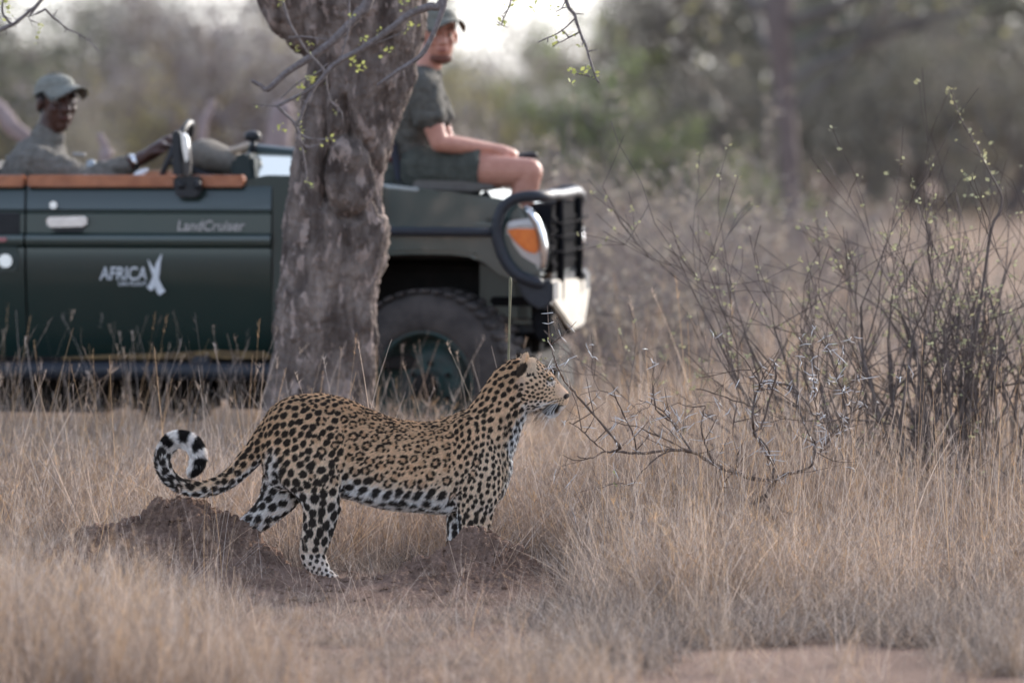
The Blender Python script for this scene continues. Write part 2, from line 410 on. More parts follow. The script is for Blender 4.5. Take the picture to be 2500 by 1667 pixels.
def scatter(name, label, coll, pts, scl, cat='grass', tilt=.08):
    n = len(pts); me = bpy.data.meshes.new(name); me.from_pydata(np.asarray(pts).tolist(), [], []); me.update()
    a = me.attributes.new('scl', 'FLOAT_VECTOR', 'POINT'); s3 = np.asarray(scl, float); s3 = np.repeat(s3[:, None], 3, 1) if s3.ndim == 1 else s3
    a.data.foreach_set('vector', s3.astype(np.float32).ravel())
    a = me.attributes.new('rot', 'FLOAT_VECTOR', 'POINT')
    R = np.stack([RNG.normal(0, tilt, n), RNG.normal(0, tilt, n), RNG.uniform(0, 6.28, n)], 1); a.data.foreach_set('vector', R.astype(np.float32).ravel())
    a = me.attributes.new('idx', 'INT', 'POINT'); a.data.foreach_set('value', RNG.integers(0, 1000, n).astype(np.int32))
    o = link(name, me); tag(o, label, cat, kind='stuff')
    ng = bpy.data.node_groups.new(name, 'GeometryNodeTree')
    ng.interface.new_socket('Geometry', in_out='INPUT', socket_type='NodeSocketGeometry'); ng.interface.new_socket('Geometry', in_out='OUTPUT', socket_type='NodeSocketGeometry')
    N = ng.nodes; gi, go = N.new('NodeGroupInput'), N.new('NodeGroupOutput'); io = N.new('GeometryNodeInstanceOnPoints'); ci = N.new('GeometryNodeCollectionInfo')
    ci.inputs['Collection'].default_value = coll; ci.inputs['Separate Children'].default_value = True; ci.inputs['Reset Children'].default_value = True
    def at(nm, t):
        x = N.new('GeometryNodeInputNamedAttribute'); x.data_type = t; x.inputs['Name'].default_value = nm; return x.outputs['Attribute']
    e2r = N.new('FunctionNodeEulerToRotation'); ng.links.new(at('rot', 'FLOAT_VECTOR'), e2r.inputs[0])
    L = ng.links.new
    L(gi.outputs[0], io.inputs['Points']); L(ci.outputs[0], io.inputs['Instance']); io.inputs['Pick Instance'].default_value = True
    L(at('idx', 'INT'), io.inputs['Instance Index']); L(e2r.outputs[0], io.inputs['Rotation']); L(at('scl', 'FLOAT_VECTOR'), io.inputs['Scale'])
    L(io.outputs[0], go.inputs[0])
    md = o.modifiers.new('scatter', 'NODES'); md.node_group = ng
    return o
def field(n, y0, y1, margin=.7):
    """points of even density inside the slice of ground the picture shows, with a margin"""
    Y = RNG.uniform(y0, y1, n * 3); hw = Y * 1250 / FPX + margin
    k = RNG.random(n * 3) < hw / hw.max(); Y, hw = Y[k][:n], hw[k][:n]
    return RNG.uniform(-1, 1, len(Y)) * hw, Y
LX = [-400, 0, 300, 480, 620, 720, 900, 1300, 1420, 1500, 1700, 2300, 2420, 2900]
LY = [1300, 1330, 1390, 1440, 1490, 1520, 1545, 1540, 1525, 1545, 1570, 1560, 1480, 1430]
def cap(x, Y):
    """how tall grass in front of the leopard may stand (the animal, the mounds and the bare patch stay open)"""
    px = 1250 + x * FPX / Y
    top = np.interp(px, LX, LY) + RNG.normal(0, 45, len(x))
    return CAMH - (top - HOR) * Y / FPX
def zat(x, Y): return np.maximum(ground_h(x, Y), mound_h(x, Y) - .025)
clump = lambda x, Y, s, sd: vnoise(np.stack([x, Y, 0 * x], 1), s, sd)

# 1 foreground, out of focus
x, Y = field(3000, 15.5, 19.1); h = cap(x, Y); px = 1250 + x * FPX / Y
den = np.interp(px, [-400, 0, 500, 750, 1200, 1400, 1600, 2300, 2500, 2900], [.75, .75, .68, .36, .36, .42, .08, .10, .6, .6])
den = np.where((Y > 17.6) & (px > 1480), .35, den)
keep = (h > .07) & (RNG.random(len(x)) < den * (.62 + .75 * clump(x, Y, 2.8, 11))); x, Y, h = x[keep], Y[keep], h[keep]
s_ = np.clip(np.minimum(h, .42) / .46, .16, .95) * RNG.uniform(.75, 1.15, len(x)); kind = RNG.random(len(x))
z = zat(x, Y)
for nm, m_ in (('wisp', kind < .55), ('tuft', kind >= .55)):
    scatter('foreground_grass', f'dry straw {"seed stems" if nm == "wisp" else "blades"} of the out-of-focus strip nearest the viewer', PC[nm], np.stack([x, Y, z], 1)[m_], np.stack([np.maximum(s_, .55), np.maximum(s_, .55), s_], 1)[m_])
# 2 grey litter and short stuff at the feet, round the mounds and under the right-hand grass
x, Y = field(5200, 16.6, 20.6); hm = mound_h(x, Y); px = 1250 + x * FPX / Y
bare = (px > 1600) & (px < 2350) & (Y < 17.55 + .45 * clump(x, Y, 3, 12))
keep = ~bare & (RNG.random(len(x)) < np.where(hm > .03, .07, .8)) & (clump(x, Y, 3, 13) > -.75)
x, Y = x[keep], Y[keep]; px = 1250 + x * FPX / Y; feet = (px > 480) & (px < 1380) & (Y < 20.3)
thin = ~feet | (RNG.random(len(x)) < .42); x, Y, feet = x[thin], Y[thin], feet[thin]
scatter('grass_litter', 'grey curled dead grass litter lying on the red soil', PC['litter'], np.stack([x, Y, zat(x, Y)], 1), RNG.uniform(.45, 1.15, len(x)) * np.where(feet, .50, 1))
# 3 the sharp grass on the right
x, Y = field(3800, 17.9, 22.4); px = 1250 + x * FPX / Y
gx = np.interp(px, [1300, 1420, 1500, 2900], [0, .35, 1, 1])
front = 17.95 + .4 * clump(x, Y * 0, 1.6, 14) + .3 * clump(x, Y * 0, 5, 24)
hgt = np.interp(Y - front, [-.1, .15, .8, 2.0, 2.6, 4.5], [.15, .4, .68, .78, 1.15, 1.25]) * (1 + .26 * clump(x, Y, 2.6, 15))
hgt = hgt * np.interp(px, [1380, 1480, 1620, 1900, 2150, 2400, 2700], [.55, .8, 1.0, 1.0, .70, .62, .75])
keep = (Y > front) & (RNG.random(len(x)) < gx * .78 * sm(-.75, .1, clump(x, Y, 4.5, 25))); x, Y, hgt = x[keep], Y[keep], hgt[keep]
kind = RNG.random(len(x)); sc3 = np.stack([np.ones(len(x)) * .95, np.ones(len(x)) * .95, hgt], 1) * RNG.uniform(.8, 1.1, len(x))[:, None]
for nm, a, b_ in (('tuft', 0, .62), ('wisp', .62, 1.1)):
    m_ = (kind >= a) & (kind < b_)
    scatter('straw_grass', f'sharp tangled straw-coloured {"blades" if nm == "tuft" else "seed stems"} below the thorny bush', PC[nm], np.stack([x, Y, zat(x, Y)], 1)[m_], sc3[m_])
# 4 behind the leopard, up to and under the vehicle
x, Y = field(6400, 20.5, 29.0); px = 1250 + x * FPX / Y
keep = ~((px > 1400) & (Y < 22.2)) & (RNG.random(len(x)) < .85 * sm(-.9, .0, clump(x, Y, 3.5, 26))); x, Y, px = x[keep], Y[keep], px[keep]
hcar = np.where((px < 1400) & (Y > 24.9), .80, 1.0)
hh = np.interp(Y, [20.5, 21.2, 22.5, 24], [.6, .8, .8, .72]) * hcar * (1 + .15 * clump(x, Y, 1.5, 16))
kind = RNG.random(len(x)); sc3 = np.stack([np.ones(len(x)), np.ones(len(x)), hh], 1) * RNG.uniform(.8, 1.1, len(x))[:, None]
for nm, a, b_ in (('tuft', 0, .55), ('wisp', .55, 1.1)):
    m_ = (kind >= a) & (kind < b_)
    scatter('dry_grass', f'soft brown dry {"blades" if nm == "tuft" else "seed stems"} standing between leopard and vehicle', PC[nm], np.stack([x, Y, zat(x, Y)], 1)[m_], sc3[m_])
x, Y = field(2300, 22.6, 24.7, .5); px = 1250 + x * FPX / Y; keep = px < 1500; x, Y = x[keep], Y[keep]
scatter('dry_grass', 'dense low dry grass growing right up to the sill and wheels of the vehicle', PC['tuft'], np.stack([x, Y, zat(x, Y)], 1), np.stack([np.full(len(x), 1.1), np.full(len(x), 1.1), RNG.uniform(.5, .78, len(x))], 1))
# 5 tall pale stalks
x, Y = field(700, 20.9, 25.0, .4); px = 1250 + x * FPX / Y
keep = (RNG.random(len(x)) < np.interp(px, [-200, 700, 1000, 1300, 2600], [.75, .45, .25, .16, .25])); x, Y = x[keep], Y[keep]
scatter('grass_stalks', 'tall pale straws rising in front of the vehicle sill', PC['stalk'], np.stack([x, Y, zat(x, Y)], 1), RNG.uniform(.6, 1.0, len(x)))
x, Y = field(420, 18.9, 21.8, .4); px = 1250 + x * FPX / Y
keep = px > 1450; x, Y = x[keep], Y[keep]
scatter('grass_stalks', 'thin tall straws standing among the sharp grass right of the leopard', PC['stalk'], np.stack([x, Y, zat(x, Y)], 1), np.stack([np.full(len(x), .5), np.full(len(x), .5), RNG.uniform(.55, 1.05, len(x))], 1))
x, Y = field(160, 16.2, 19.4, .3); px = 1250 + x * FPX / Y; keep = px < 640; x, Y = x[keep], Y[keep]
scatter('grass_stalks', 'blurred pale straws nearest the viewer left of the leopard', PC['stalk'], np.stack([x, Y, zat(x, Y)], 1), RNG.uniform(.45, .62, len(x)))
x, Y = field(520, 21.8, 26.5, .4); px = 1250 + x * FPX / Y; keep = (px > 1430) & (clump(x, Y, 2.2, 31) > -.2); x, Y = x[keep], Y[keep]
scatter('grass_stalks', 'tall brown straws standing behind the thorny bush', PC['stalk'], np.stack([x, Y, zat(x, Y)], 1), RNG.uniform(.75, 1.25, len(x)))
x, Y = field(1500, 18.0, 22.5, .4); px = 1250 + x * FPX / Y
keep = (px > 1400) | ((Y > 20.4) & (RNG.random(len(x)) < .7)); x, Y = x[keep], Y[keep]; fr = CAMH - (1150 - HOR) * Y / FPX
scatter('loose_straws', 'leaning and snapped pale straws criss-crossing the grass', PC['straw'], np.stack([x, Y, zat(x, Y)], 1), np.where(Y < 20.2, .62, .95) * RNG.uniform(.7, 1.1, len(x)))
x, Y = field(330, 16.3, 19.6, .3); px = 1250 + x * FPX / Y
scatter('loose_straws', 'short leaning straws sticking up from the soil in front of the leopard', PC['straw'], np.stack([x, Y, zat(x, Y)], 1), RNG.uniform(.22, .5, len(x)))
# 6 far field
x, Y = field(9000, 29, 82, 2); 
scatter('savanna_grass', 'pale brown dry grassland stretching to the far trees', PC['tuft'], np.stack([x, Y, ground_h(x, Y)], 1), np.stack([np.full(len(x), 2.0), np.full(len(x), 2.0), RNG.uniform(.6, 1.15, len(x))], 1))
# ------------------------------------------------------------------ leopard
LS, LY0 = 700.0, 20.0                        # photo pixels per metre at the animal, its distance
def LP(px, py, d=0.0): return Vector(((px - 1250) / LS, LY0 + d, CAMH - (py - HOR) / LS))
def section(px, top, bot, hw, d=0.0, n=22, e=2.3, belly=0.0):
    """one upright cross-section of the trunk: superellipse, slightly pear-shaped"""
    c = LP(px, (top + bot) / 2, d); rz = (bot - top) / 2 / LS; ry = hw / LS; out = []
    for j in range(n):
        t = 2 * math.pi * j / n; s_, c_ = math.sin(t), math.cos(t)
        z = math.copysign(abs(s_) ** (2 / e), s_) * rz; y = math.copysign(abs(c_) ** (2 / e), c_) * ry
        y *= 1 - .22 * max(z / rz, 0) ** 2 + belly * max(-z / rz, 0)
        out.append(c + Vector((0, y, z)))
    return out
def loft(secs):
    n = len(secs[0]); V = [p for s_ in secs for p in s_]; F = []
    for i in range(len(secs) - 1):
        for j in range(n):
            a, b = i * n + j, i * n + (j + 1) % n; F.append((a, b, b + n, a + n))
    F.append(tuple(range(n))[::-1]); F.append(tuple(range(len(V) - n, len(V)))); return V, F
def interp_table(T, step):
    T = np.array(T, float); xs_ = np.arange(T[0, 0], T[-1, 0] + step, step); out = []
    # smooth the table with a monotone-ish cubic
    from_ = T[:, 0]
    for x in xs_:
        x = min(x, T[-1, 0]); i = int(np.clip(np.searchsorted(from_, x) - 1, 0, len(T) - 2)); t = (x - from_[i]) / (from_[i + 1] - from_[i])
        p0, p1, p2, p3 = T[max(i - 1, 0)], T[i], T[i + 1], T[min(i + 2, len(T) - 1)]
        out.append(0.5 * ((2 * p1) + (p2 - p0) * t + (2 * p0 - 5 * p1 + 4 * p2 - p3) * t * t + (3 * p1 - p0 - 3 * p2 + p3) * t ** 3)); out[-1][0] = x
    return out
lb = Buf()
E_ = 3  # outline grows a little because fusing and smoothing shrink it
TR = [(636, 1052, 1100, 14), (644, 1020, 1145, 34), (662, 994, 1180, 56), (700, 971, 1198, 72), (750, 962, 1208, 79), (800, 963, 1208, 78), (850, 975, 1210, 72), (900, 998, 1225, 70),
      (950, 1018, 1236, 76), (1000, 1028, 1241, 82), (1050, 1030, 1245, 84), (1100, 1016, 1249, 82), (1140, 1000, 1250, 78), (1180, 1004, 1248, 72), (1210, 1030, 1232, 62), (1232, 1062, 1196, 46), (1246, 1092, 1150, 24)]
secs = [section(t[0], t[1] - E_ + 4, t[2] + E_ - 2, t[3]) for t in interp_table(TR, 7)]
lb.add(*loft(secs))
def limb(pts, d0=None, n=16, sub=4):
    """pts: (px, py, radius in the picture, radius across, lateral offset)"""
    C = [LP(p[0], p[1], p[4]) for p in pts]
    V, F = ctube(C, [p[2] / LS for p in pts], n, [p[3] / p[2] for p in pts], (0, 1, 0), sub); lb.add(V, F)
# neck
limb([(1168, 1098, 80, 60, 0), (1192, 1052, 75, 56, 0), (1214, 1012, 65, 50, 0), (1235, 975, 61, 47, 0), (1253, 945, 59, 47, 0)])
# withers, a low hump
limb([(1118, 1070, 56, 34, 0), (1150, 1060, 62, 36, 0)])
# head
HD = [(1232, 893, 982, 36), (1246, 881, 992, 45), (1262, 877, 998, 50), (1285, 875, 1002, 52), (1305, 876, 1002, 50), (1320, 885, 1003, 46), (1332, 896, 1010, 40), (1343, 905, 1017, 33),
      (1353, 918, 1016, 28), (1362, 930, 1012, 26), (1370, 940, 1003, 25), (1377, 947, 996, 23), (1383, 953, 989, 19), (1387, 957, 980, 13), (1389, 961, 974, 7)]
secs = [section(t[0], t[1] - 1, t[2] + 1, t[3], 0, 22, 2.1) for t in interp_table(HD, 3)]
lb.add(*loft(secs))
for s_ in (-1, 1):
    lb.add(*ball(LP(1302, 962, s_ * .030), (.052, .036, .040), 12))              # cheek
    lb.add(*ball(LP(1364, 982, s_ * .015), (.024, .020, .020), 12))              # whisker pad
    lb.add(*ball(LP(1328, 914, s_ * .036), (.022, .014, .013), 10))              # brow
    lb.add(*ball(LP(1322, 942, s_ * .044), (.030, .014, .014), 10))              # cheek bone
lb.add(*ball(LP(1347, 1010, 0), (.024, .018, .014), 12))                          # chin
lb.add(*ball(LP(1383, 965, 0), (.009, .015, .008), 10))                           # nose
# ears
def ear(px, py, d, tipx, tipy, yaw):
    c = LP(px, py, d); tip = LP(tipx, tipy, d * 1.05); ax = (tip - c); L = ax.length; ax.normalize()
    f = Vector((math.cos(yaw), math.sin(yaw), 0)); f = (f - ax * f.dot(ax)).normalized(); s_ = ax.cross(f)
    pts, rr = [], []
    V, F = [], []
    n = 16
    rows = 9
    for r in range(rows + 1):
        t = -0.55 + 1.5 * r / rows
        wd = (L * .62) * math.sqrt(max(1 - max(t, 0) ** 2.2, 0.02)) * (1.0 if t > -.2 else .95)
        for j in range(n):
            a = 2 * math.pi * j / n; u_, v_ = math.cos(a) * wd, math.sin(a)
            th = .0065 if r < rows else .003
            bend = -(u_ / wd) ** 2 * .0 + (1 - (u_ / (L * .62)) ** 2) * -.013
            V.append(c + ax * (t * L) + s_ * u_ + f * (v_ * th + bend))
        if r:
            for j in range(n):
                a, b = (r - 1) * n + j, (r - 1) * n + (j + 1) % n; F.append((a, b, b + n, a + n))
    F.append(tuple(range(n))[::-1]); F.append(tuple(range(rows * n, (rows + 1) * n))); lb.add(V, F)
ear(1281, 896, -.047, 1294, 861, math.radians(-14))
ear(1276, 891, .042, 1274, 861, math.radians(15))
# near hind leg
limb([(738, 1062, 72, 34, -.055), (754, 1130, 80, 42, -.070), (777, 1180, 63, 42, -.076), (786, 1222, 50, 36, -.07), (783, 1258, 41, 30, -.07), (776, 1295, 37, 25, -.07),
      (767, 1328, 33, 22, -.07), (764, 1350, 31, 21, -.07), (773, 1373, 28, 20, -.07), (788, 1394, 22, 22, -.07), (797, 1402, 19, 25, -.07)])
limb([(792, 1398, 17, 25, -.07), (808, 1404, 12, 26, -.07), (818, 1407, 9, 24, -.07)])
for q in (-.026, -.009, .009, .026): lb.add(*ball(LP(815 - abs(q) * 200, 1405, -.07 + q), (.016, .0105, .013), 8))
# far hind leg
limb([(715, 1110, 70, 40, .04), (700, 1168, 60, 40, .055), (680, 1212, 48, 34, .065), (653, 1248, 36, 27, .07), (622, 1276, 29, 21, .07), (596, 1294, 25, 18, .07), (584, 1310, 20, 17, .07), (583, 1335, 16, 17, .07), (588, 1362, 17, 20, .07)])
limb([(588, 1366, 16, 22, .07), (606, 1374, 12, 24, .07)])
# near front leg
limb([(1142, 1078, 62, 26, -.066), (1166, 1150, 60, 32, -.074), (1166, 1205, 51, 33, -.070), (1160, 1248, 43, 28, -.06), (1157, 1290, 38, 25, -.06), (1154, 1330, 34, 23, -.06), (1152, 1368, 30, 22, -.06), (1154, 1393, 27, 26, -.06)])
limb([(1156, 1394, 24, 28, -.06), (1178, 1402, 13, 28, -.06)])
for q in (-.028, -.010, .010, .028): lb.add(*ball(LP(1184 - abs(q) * 200, 1403, -.06 + q), (.017, .011, .013), 8))
# far front leg
limb([(1150, 1150, 60, 34, .05), (1134, 1215, 46, 30, .055), (1123, 1255, 33, 26, .06), (1119, 1295, 28, 23, .06), (1118, 1335, 27, 22, .06), (1118, 1370, 26, 21, .06), (1122, 1393, 25, 25, .06)])
limb([(1124, 1394, 22, 27, .06), (1146, 1402, 12, 27, .06)])
# tail
TL = [(668, 1040, 32), (645, 1074, 33), (628, 1098, 30), (606, 1122, 27), (586, 1145, 24), (562, 1166, 21.5), (535, 1182, 19.5), (499, 1193, 18), (466, 1191, 17), (434, 1180, 16.5), (410, 1160, 16.5), (397, 1129, 17),
      (401, 1101, 18), (419, 1078, 19.5), (443, 1073, 20), (468, 1083, 20), (483, 1108, 18.5), (481, 1132, 16), (472, 1147, 11)]
TD = [0, 0, 0, -.005, -.01, -.015, -.02, -.025, -.03, -.035, -.035, -.03, -.02, -.015, -.015, -.02, -.03, -.035, -.04]
limb([(t[0], t[1], t[2] * .93, t[2] * .93, TD[i]) for i, t in enumerate(TL)], sub=5)
leo_me = fuse(lb, .0047, 5, 'body')
V = get_v(leo_me); NV = get_n(leo_me)
_x, _y = 1250 + V[:, 0] * LS, HOR + (CAMH - V[:, 2]) * LS
_tr = ((_y < 1235) & (np.abs(V[:, 1] - LY0) > .03)).astype(float)
_d = -.010 * np.exp(-((_x - np.interp(_y, [1040, 1120, 1240], [1124, 1108, 1098])) / 9) ** 2) * sm(1030, 1070, _y) - .011 * np.exp(-((_x - np.interp(_y, [1000, 1100, 1200], [836, 850, 838])) / 10) ** 2) * sm(1000, 1050, _y)
_d += .007 * np.exp(-(((_x - 1150) / 34) ** 2 + ((_y - 1052) / 40) ** 2)) + .007 * np.exp(-(((_x - 765) / 55) ** 2 + ((_y - 1110) / 70) ** 2)) - .006 * np.exp(-(((_x - 700) / 16) ** 2 + ((_y - 1120) / 60) ** 2))
_d += .006 * np.exp(-(((_x - 1178) / 22) ** 2 + ((_y - 1150) / 60) ** 2)) - .005 * np.exp(-(((_x - 1140) / 12) ** 2 + ((_y - 1160) / 60) ** 2))
_d += .0022 * np.sin((_x + (_y - 1100) * .35) / 5.2) * sm(1060, 1100, _y) * sm(1190, 1160, _y) * sm(930, 960, _x) * sm(1095, 1070, _x)
V = V + NV * (_d * _tr)[:, None]; set_v(leo_me, V); V = get_v(leo_me); NV = get_n(leo_me)

def topx(v): return 1250 + (v[:, 0]) * LS
def topy(v): return HOR + (CAMH - v[:, 2]) * LS
TLa = np.array([(t[0], t[1]) for t in TL], float)
def tail_info(px, py):
    """distance to the tail line in px, arc parameter 0..1, side (+ outside of the curl)"""
    best = np.full(len(px), 1e9); par = np.zeros(len(px)); side_ = np.zeros(len(px)); tx = np.zeros(len(px)); ty = np.zeros(len(px))
    seg = np.linalg.norm(np.diff(TLa, axis=0), axis=1); cum = np.concatenate([[0], np.cumsum(seg)])
    for i in range(len(TLa) - 1):
        a, b = TLa[i], TLa[i + 1]; d = b - a; t = np.clip(((px - a[0]) * d[0] + (py - a[1]) * d[1]) / (d @ d), 0, 1)
        qx, qy = a[0] + t * d[0], a[1] + t * d[1]; D = np.hypot(px - qx, py - qy); m = D < best
        cr = (px - qx) * d[1] - (py - qy) * d[0]
        best = np.where(m, D, best); par = np.where(m, (cum[i] + t * seg[i]) / cum[-1], par)
        side_ = np.where(m, np.sign(cr) * D, side_); l = math.hypot(*d); tx = np.where(m, d[0] / l, tx); ty = np.where(m, d[1] / l, ty)
    return best, par, side_, tx, ty
def far_leg(px, py, d):      # far hind leg, inner side of it faces us
    return (px < 742) & (py > 1150) & ((py - 1150) * .9 + 640 > px - 0 * px - 40) & (py > 1165) & ~((px > 700) & (py < 1200))
def regions(v):
    px, py, d = topx(v), topy(v), v[:, 1] - LY0
    R = {}
    td, tp, ts, tx, ty = tail_info(px, py)
    R['tail'] = (td < 34) & (tp > .10) & (px < 640)
    R['head'] = (px > 1288) | ((px > 1270) & (py < 985) & (py > 860)) & ((px - 1270) * 1.0 > 0)
    R['neck'] = ~R['head'] & (px > 1128) & (py < 1010 + (px - 1128) * .75)
    R['farhind'] = (d > 0.0) & (py > 1165) & (px < 760) & ~R['tail'] | ((px < 700) & (py > 1180) & ~R['tail'])
    R['hind'] = ~R['farhind'] & ~R['tail'] & (py > 1195) & (px < 846)
    R['farfront'] = (d > .012) & (py > 1200) & (px > 1060) & (px < 1200)
    R['front'] = ~R['farfront'] & (py > 1250) & (px > 1060) & ~R['head']
    R['paw'] = (R['hind'] & (py > 1345)) | ((R['front'] | R['farfront']) & (py > 1375)) | (R['farhind'] & (py > 1340))
    R['rump'] = ~R['tail'] & ~R['hind'] & ~R['farhind'] & (px < 842)
    R['shoulder'] = ~R['neck'] & ~R['head'] & ~R['front'] & ~R['farfront'] & (px > 1108)
    rest = np.ones(len(px), bool)
    for k in ('tail', 'head', 'neck', 'farhind', 'hind', 'farfront', 'front', 'rump', 'shoulder'): rest &= ~R[k]
    R['flank'] = rest
    return px, py, d, R, (td, tp, ts, tx, ty)
def base_colour(v, nrm):
    px, py, d, R, T = regions(v)
    gold = np.array([0.80, 0.552, 0.355]); deep = np.array([0.62, 0.395, 0.23]); buff = np.array([0.82, 0.64, 0.47]); white = np.array([0.90, 0.87, 0.84]); black = np.array([0.016, 0.013, 0.012])
    n1 = vnoise(v, 9, 21); n2 = vnoise(v, 35, 22)
    topl = np.interp(px, [640, 700, 750, 850, 950, 1050, 1130, 1180, 1250, 1330, 1390], [1040, 971, 962, 975, 1018, 1030, 1000, 940, 880, 893, 960])
    k = sm(0, 110, py - topl + 12 * n1)
    C = deep * (1 - k)[:, None] + gold * k[:, None]
    k = sm(100, 210, py - topl + 15 * n1); C = C * (1 - k)[:, None] + buff * k[:, None]
    def mix(col, k):
        nonlocal C
        C = C * (1 - k[:, None]) + np.array(col) * k[:, None]
    under = sm(.1, .75, -nrm[:, 2])
    bl = np.interp(px, [800, 840, 900, 1000, 1100, 1150], [1236, 1164, 1180, 1198, 1204, 1286])
    mix(white, sm(-14, 22, py - bl + 9 * n2) * ((px > 800) & (px < 1125) & ~R['tail']).astype(float) * np.where(R['hind'], .3, 1))
    mix(white, .8 * under * (~R['head']).astype(float))
    # throat and chest front
    tl = np.interp(py, [985, 1010, 1040, 1070, 1100, 1150, 1200, 1260], [1296, 1272, 1252, 1243, 1240, 1240, 1228, 1210])
    mix(white, sm(-7, 7, px - tl + 4 * n2) * ((py > 992) & (py < 1270) & (px < 1300)).astype(float))
    mix(white, np.where(R['farhind'] | R['farfront'], .85, 0)); mix(white, np.where(R['front'] & (px < 1128), .7, 0)); mix(white, np.where(R['hind'], .25, 0))
    # back of the thigh, under the tail
    mix(white, sm(14, 0, np.hypot((px - 672) / 1.0, (py - 1090) / 2.6)) * .0 + .75 * sm(30, 10, np.hypot(px - 668, (py - 1140) / 2.2)) )
    mix(white * .9, np.where(R['paw'], .35, 0))
    # tail
    td, tp, ts, tx, ty = T
    tw = sm(.42, .62, tp) * R['tail']; mix(white, tw * .8); mix(white, R['tail'] * sm(-2, 12, py - np.interp(px, [380, 470, 560, 640], [1175, 1195, 1172, 1110])) * .7 * (px > 400))
    # head
    h = R['head']
    mix([0.72, 0.54, 0.38], h * .7)
    mix([0.66, 0.48, 0.345], h * sm(1345, 1372, px) * sm(975, 955, py))
    mix(white, h * sm(14, 4, np.hypot((px - 1322) / 1.6, (py - 985) / 1.0 ) ) * .35)
    mix(white, h * sm(26, 12, np.hypot((px - 1306) / 1.6, py - 994)) * .45)
    mix(white, h * sm(12, 6, np.hypot((px - 1345) / 1.2, (py - 933))) * .55)
    mix(white, h * sm(986, 992, py) * (px > 1362)*.6)
    mix(white, h * sm(1003, 1009, py) * (px > 1318))
    # ears: black backs with a pale rim
    er = (py < 917) & (px > 1256) & (px < 1306) & (np.abs(d) > .012)
    near = er & (d < 0)
    mix([0.70, 0.52, 0.36], near * (px > 1279) * 1.0)
    mix([0.74, 0.58, 0.42], ((px > 1286) & (px < 1312) & (py < 925 - (px - 1286) * .4)) * .8)
    bk = near & (nrm[:, 0] < .35) & (px < 1290 - (py < 893) * 9)
    mix(black, sm(1.15, .85, np.hypot(((px - 1274) + (py - 899) * .35) / 12, (py - 900) / 16) + .16 * n2) * (d < -.005) * .93)
    mix([0.66, 0.5, 0.36], ((py < 879) & (px < 1284) & (px > 1258) & (d > 0)) * .9)
    mix([0.50, 0.38, 0.30], sm(1.1, .7, np.hypot((px - 1272) / 13, (py - 938) / 22)) * .55 * (d < 0))
    # mouth corner, lips, nose, eye lines
    k = sm(1.25, .75, np.hypot(((px - 1345) + (py - 998) * .55) / 21.5, ((py - 998) + (px - 1345) * .10) / 13) + .10 * n2) * sm(983, 987, py - (px - 1343) * .05)
    mix(black, sm(2.6, 1.0, np.abs(py - (986 + np.abs(px - 1350) * .12))) * ((px > 1326) & (px < 1376)) * .75)
    mix([0.02, 0.016, 0.015], k * (py < 1012 - (px > 1350) * 3) * .97)
    mix(black, sm(4, 1, np.hypot((px - 1310) / 3.5, py - 992)) * .9); mix(black, sm(4, 1, np.hypot((px - 1286) / 2, py - 1004)) * .8)
    mix([0.02, 0.014, 0.014], sm(1.15, .85, np.hypot((px - 1383) / 7.5, ((py - 966.5) - (px - 1383) * -.35) / 6.5)) * (px > 1374) * (py > 961 + (1389 - px) * -.2))
    mix(black, sm(3.2, 1.5, np.abs(py - (985 + (1366 - px) * -.15))) * ((px > 1352) & (px < 1372)) * .0)
    mix(black, sm(1.2, .75, np.hypot((px - 1344) / 10.5, (py - 925) / 6.5)) * .9)
    mix(black, sm(1.6, .6, np.abs(py - (932 + (px - 1348) * 1.0))) * ((px > 1346) & (px < 1356)) * .6)
    for r in range(4):
        yl = 972 + r * 5.5 + (px - 1365) * -.12
        mix(black, sm(2.2, 1.0, np.abs(py - yl)) * ((px > 1346 + r * 2) & (px < 1378 - r)) * (np.sin(px * .95 + r * 2) > -.45) * .85)
    # tail bands
    band = sm(-.55, -.1, np.sin(tp * 2 * math.pi * 15 + .4 + .5 * n1)) * (tp > .72) * sm(8, 2, ts * TAILSIGN + 3 * n2) * R['tail']
    mix(black, band); mix(black, R['tail'] * (tp > .965) * (ts * TAILSIGN < 2) * 1.0)
    return C, (px, py, d, R, T)
TAILSIGN = -1.0      # set so that the outside of the curl stays white
